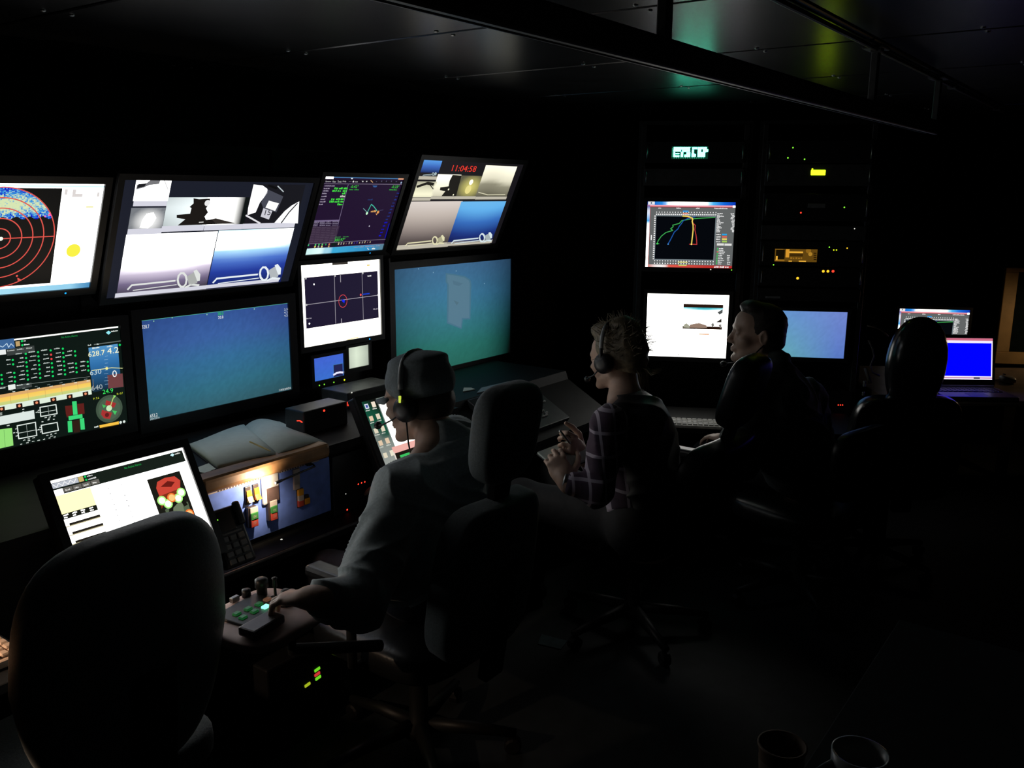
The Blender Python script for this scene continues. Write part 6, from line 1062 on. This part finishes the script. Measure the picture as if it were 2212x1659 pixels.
for k in range(520):
    th = random.uniform(0, 2*math.pi); ph = random.uniform(-.25, 1.45); d = np.array((math.cos(th)*math.cos(ph), math.sin(th)*math.cos(ph), math.sin(ph)))
    if d[1] > .35 and d[2] < .55: continue
    p0 = d*np.array((.08, .095, .088))+np.array((0, -.03, .045)); t = np.array((random.uniform(-1, 1), random.uniform(-1, .6), random.uniform(-.2, 1))); t /= np.linalg.norm(t); p1 = p0+d*random.uniform(.008, .022)+t*.018; p2 = p1+t*.022+d*random.uniform(-.006, .012); strand(p0, p1, p2)
for k in range(26): y = random.uniform(-.01, .01); strand((y, -.115, -.03), (y*1.5, -.155+y, -.055+y), (y*2, -.175-random.uniform(0, .03), -.048+y+random.uniform(-.006, .006)))
for k in range(40): y = random.uniform(-.03, .03); strand((y, -.10, .0), (y, -.125+random.uniform(-.01, .01), -.06), (y, -.115+random.uniform(-.02, .01), -.12+random.uniform(-.03, .02)))
so_ = m.build('loose_hair', M_HAIR2, hr_, True); so_['kind'] = 'stuff'
headset(bw, b2, hd2, R2, 1.0, 1, [(-.088, .0, -.01), (-.088, .04, -.045), (-.07, .085, -.062), (-.05, .10, -.066)])
W2 = j2['wl']; dv = (j2['wl']-j2['el']); dv /= np.linalg.norm(dv)
MB().tube([tuple(W2-dv*.006-np.array(b2)), tuple(W2+dv*.006-np.array(b2))], .033, 16).build('bracelet', M_METAL, bw, True)
# pen and notepad
pn0 = V3(dep(1209, 930, 3.03)); pn1 = V3(dep(1240, 968, 3.06)); tag(MB().tube([tuple(pn0), tuple(pn0*.1+pn1*.9), tuple(pn1)], [.004, .004, .0015], 8).build('pen', M_METAL, None, True), 'slim metal pen held by the person in plaid', 'pen')
npd = [dep(x, y, d) for x, y, d in ((1188, 978, 3.06), (1226, 956, 3.12), (1262, 985, 3.06), (1226, 1000, 2.99))]; nc = sum(npd, Vector())/4; ex_ = (npd[2]-npd[1]).normalized(); ey_ = (npd[1]-npd[0]); NF = frame(nc, ex_, ey_)
NP = thing('notepad', 'white notepad held in the lap of person in plaid', 'notepad', NF); MB().rbox((-.06, -.085, -.008), (.06, .085, 0), .001, 1).build('pages', M_PAPER, NP); MB().rbox((-.062, -.087, -.012), (.062, .087, -.0085), .001, 1).build('backing', M_CASE, NP)
# ------------------------------------------------------------------ man by the racks
hd3 = V3(dep(1636, 722, 3.66)); R3_ = rot3(34, 2)
J3 = dict(head=hd3, neck=V3(dep(1672, 800, 3.66)), chest=V3(dep(1690, 910, 3.64)), hip=(3.60, 1.10, .55), sl=V3(dep(1615, 845, 3.56)), sr=V3(dep(1745, 860, 3.75)), el=V3(dep(1605, 1000, 3.5)), wl=V3(dep(1570, 1010, 3.72)), er=V3(dep(1775, 1000, 3.72)), wr=V3(dep(1720, 1015, 3.95)), kl=(3.62, 1.55, .54), kr=(3.88, 1.40, .54), al=(3.66, 1.62, .10), ar=(3.94, 1.46, .10))
J3['wl'] = V3((J3['wl'][0], J3['wl'][1], .70)); J3['wr'] = V3((J3['wr'][0], J3['wr'][1], .70))
H3 = [hand_prims(J3['wl'], axes((.3, 1, -.1), (0, 0, 1)), 1, ((.3, .4, .3),)*4), hand_prims(J3['wr'], axes((.5, 1, -.1), (0, 0, 1)), -1, ((.3, .4, .3),)*4)]
bm3, b3, j3 = body(J3, '', R3_, 1.03, H3); tag(bm3, 'person with short dark hair in profile beside the white rack monitor', 'person')
n3 = j3['neck']; RT = rot3(-15); pr = [ell(j3['chest'], (.19, .135, .19), RT, .06), ell(j3['chest']*.4+j3['hip']*.6, (.18, .14, .17), RT, .06), seg(n3+np.array((0, 0, -.02)), .068, j3['chest'], .11, .06), seg(n3+np.array((0, 0, -.025)), .064, j3['sl'], .074, .05), seg(n3+np.array((0, 0, -.025)), .064, j3['sr'], .074, .05), seg(j3['sl'], .078, j3['el'], .066, .03), seg(j3['el'], .064, j3['wl'], .044, .02), seg(j3['sr'], .078, j3['er'], .066, .03), seg(j3['er'], .064, j3['wr'], .044, .02), seg(n3, .066, n3+np.array((0, .0, .03)), .068, .02)]
blend('jacket', pr, .007, pmat('dark_green_jacket', (.060, .072, .070), .85, var=.2, scale=100, bump=.3, sheen=.15), bm3, b3, 2, .009, 9, 60); trousers(bm3, b3, j3, pmat('black_trousers', (.018, .018, .02), .8))
h3 = HP(hd3, R3_, 1.03, b3); blend('hair', [ell(h3(0, -.020, .040), (.082, .099, .090), R3_, .02), ell(h3(0, .035, .108), (.055, .045, .030), R3_, .02), ell(h3(0, -.06, -.02), (.068, .055, .06), R3_, .02), ell(h3(0, .102, -.025), (.13, .072, .115), R3_, .01, True), ell(h3(.0, -.01, -.095), (.13, .12, .055), R3_, .015, True), ell(h3(.09, .02, -.03), (.03, .04, .035), R3_, .01, True), ell(h3(-.09, .02, -.03), (.03, .04, .035), R3_, .01, True)], .004, pmat('dark_hair', (.035, .028, .022), .55, var=.4, scale=120, bump=.5), bm3, b3, 2, .0022, 11, 110)
hb3 = MB().tube([tuple(h3(*p)-np.array(b3)) for p in [(-.082, -.01, -.03), (-.084, .03, -.075), (-.07, .085, -.105), (-.045, .125, -.118)]], .003, 6).build('headset', M_CASE, bm3, True); MB().cushion((0, 0, 0), .016, .014, .012, 1., 14, None, Matrix.Translation(Vector(tuple(h3(-.04, .132, -.12)-np.array(b3))))).build('microphone', M_CASE, hb3, True)
# low chair under the man by the racks
T = thing('office_chair', 'low black chair under the person beside the racks', 'chair', rotz((3.60, 1.10, 0), -15)); star_base(T, .44); MB().cushion((0, 0, .40), .24, .24, .05, .42, 32).build('seat', M_VINYL, T, True); MB().cushion((0, -.245, .66), .20, .035, .14, .45, 32).build('backrest', M_VINYL, T, True); MB().rbox((-.03, -.29, .40), (.03, -.265, .62), .005).build('back_bar', M_STEEL, T)
# cables beside the right rack
hang('cable', CH, 4.25, .0045, M_CAB, 'thin curved cable hanging beside the right equipment rack', 'cable')
hang('cable', [(1876, 735), (1884, 752), (1888, 770), (1880, 790), (1884, 805), (1900, 812)], 4.25, .004, M_CAB, 'looped dark cable hanging below the thin curved cable', 'cable')
CL = thing('cable_clamp', 'small bright metal clamp on a strap by the right rack', 'clamp', dep(1868, 830, 4.25)); MB().tube([tuple(dep(1869, 795, 4.25)-dep(1868, 830, 4.25)), tuple(dep(1880, 828, 4.25)-dep(1868, 830, 4.25))], .008, 8).build('strap', pmat('strap_grey', (.13, .11, .09), .7), CL, True)
MB().rbox((-.014, -.006, -.012), (.006, .006, .018), .003).build('jaw', M_METAL, CL); MB().rbox((-.018, -.006, -.055), (-.004, .006, -.035), .003).build('jaw', M_METAL, CL)
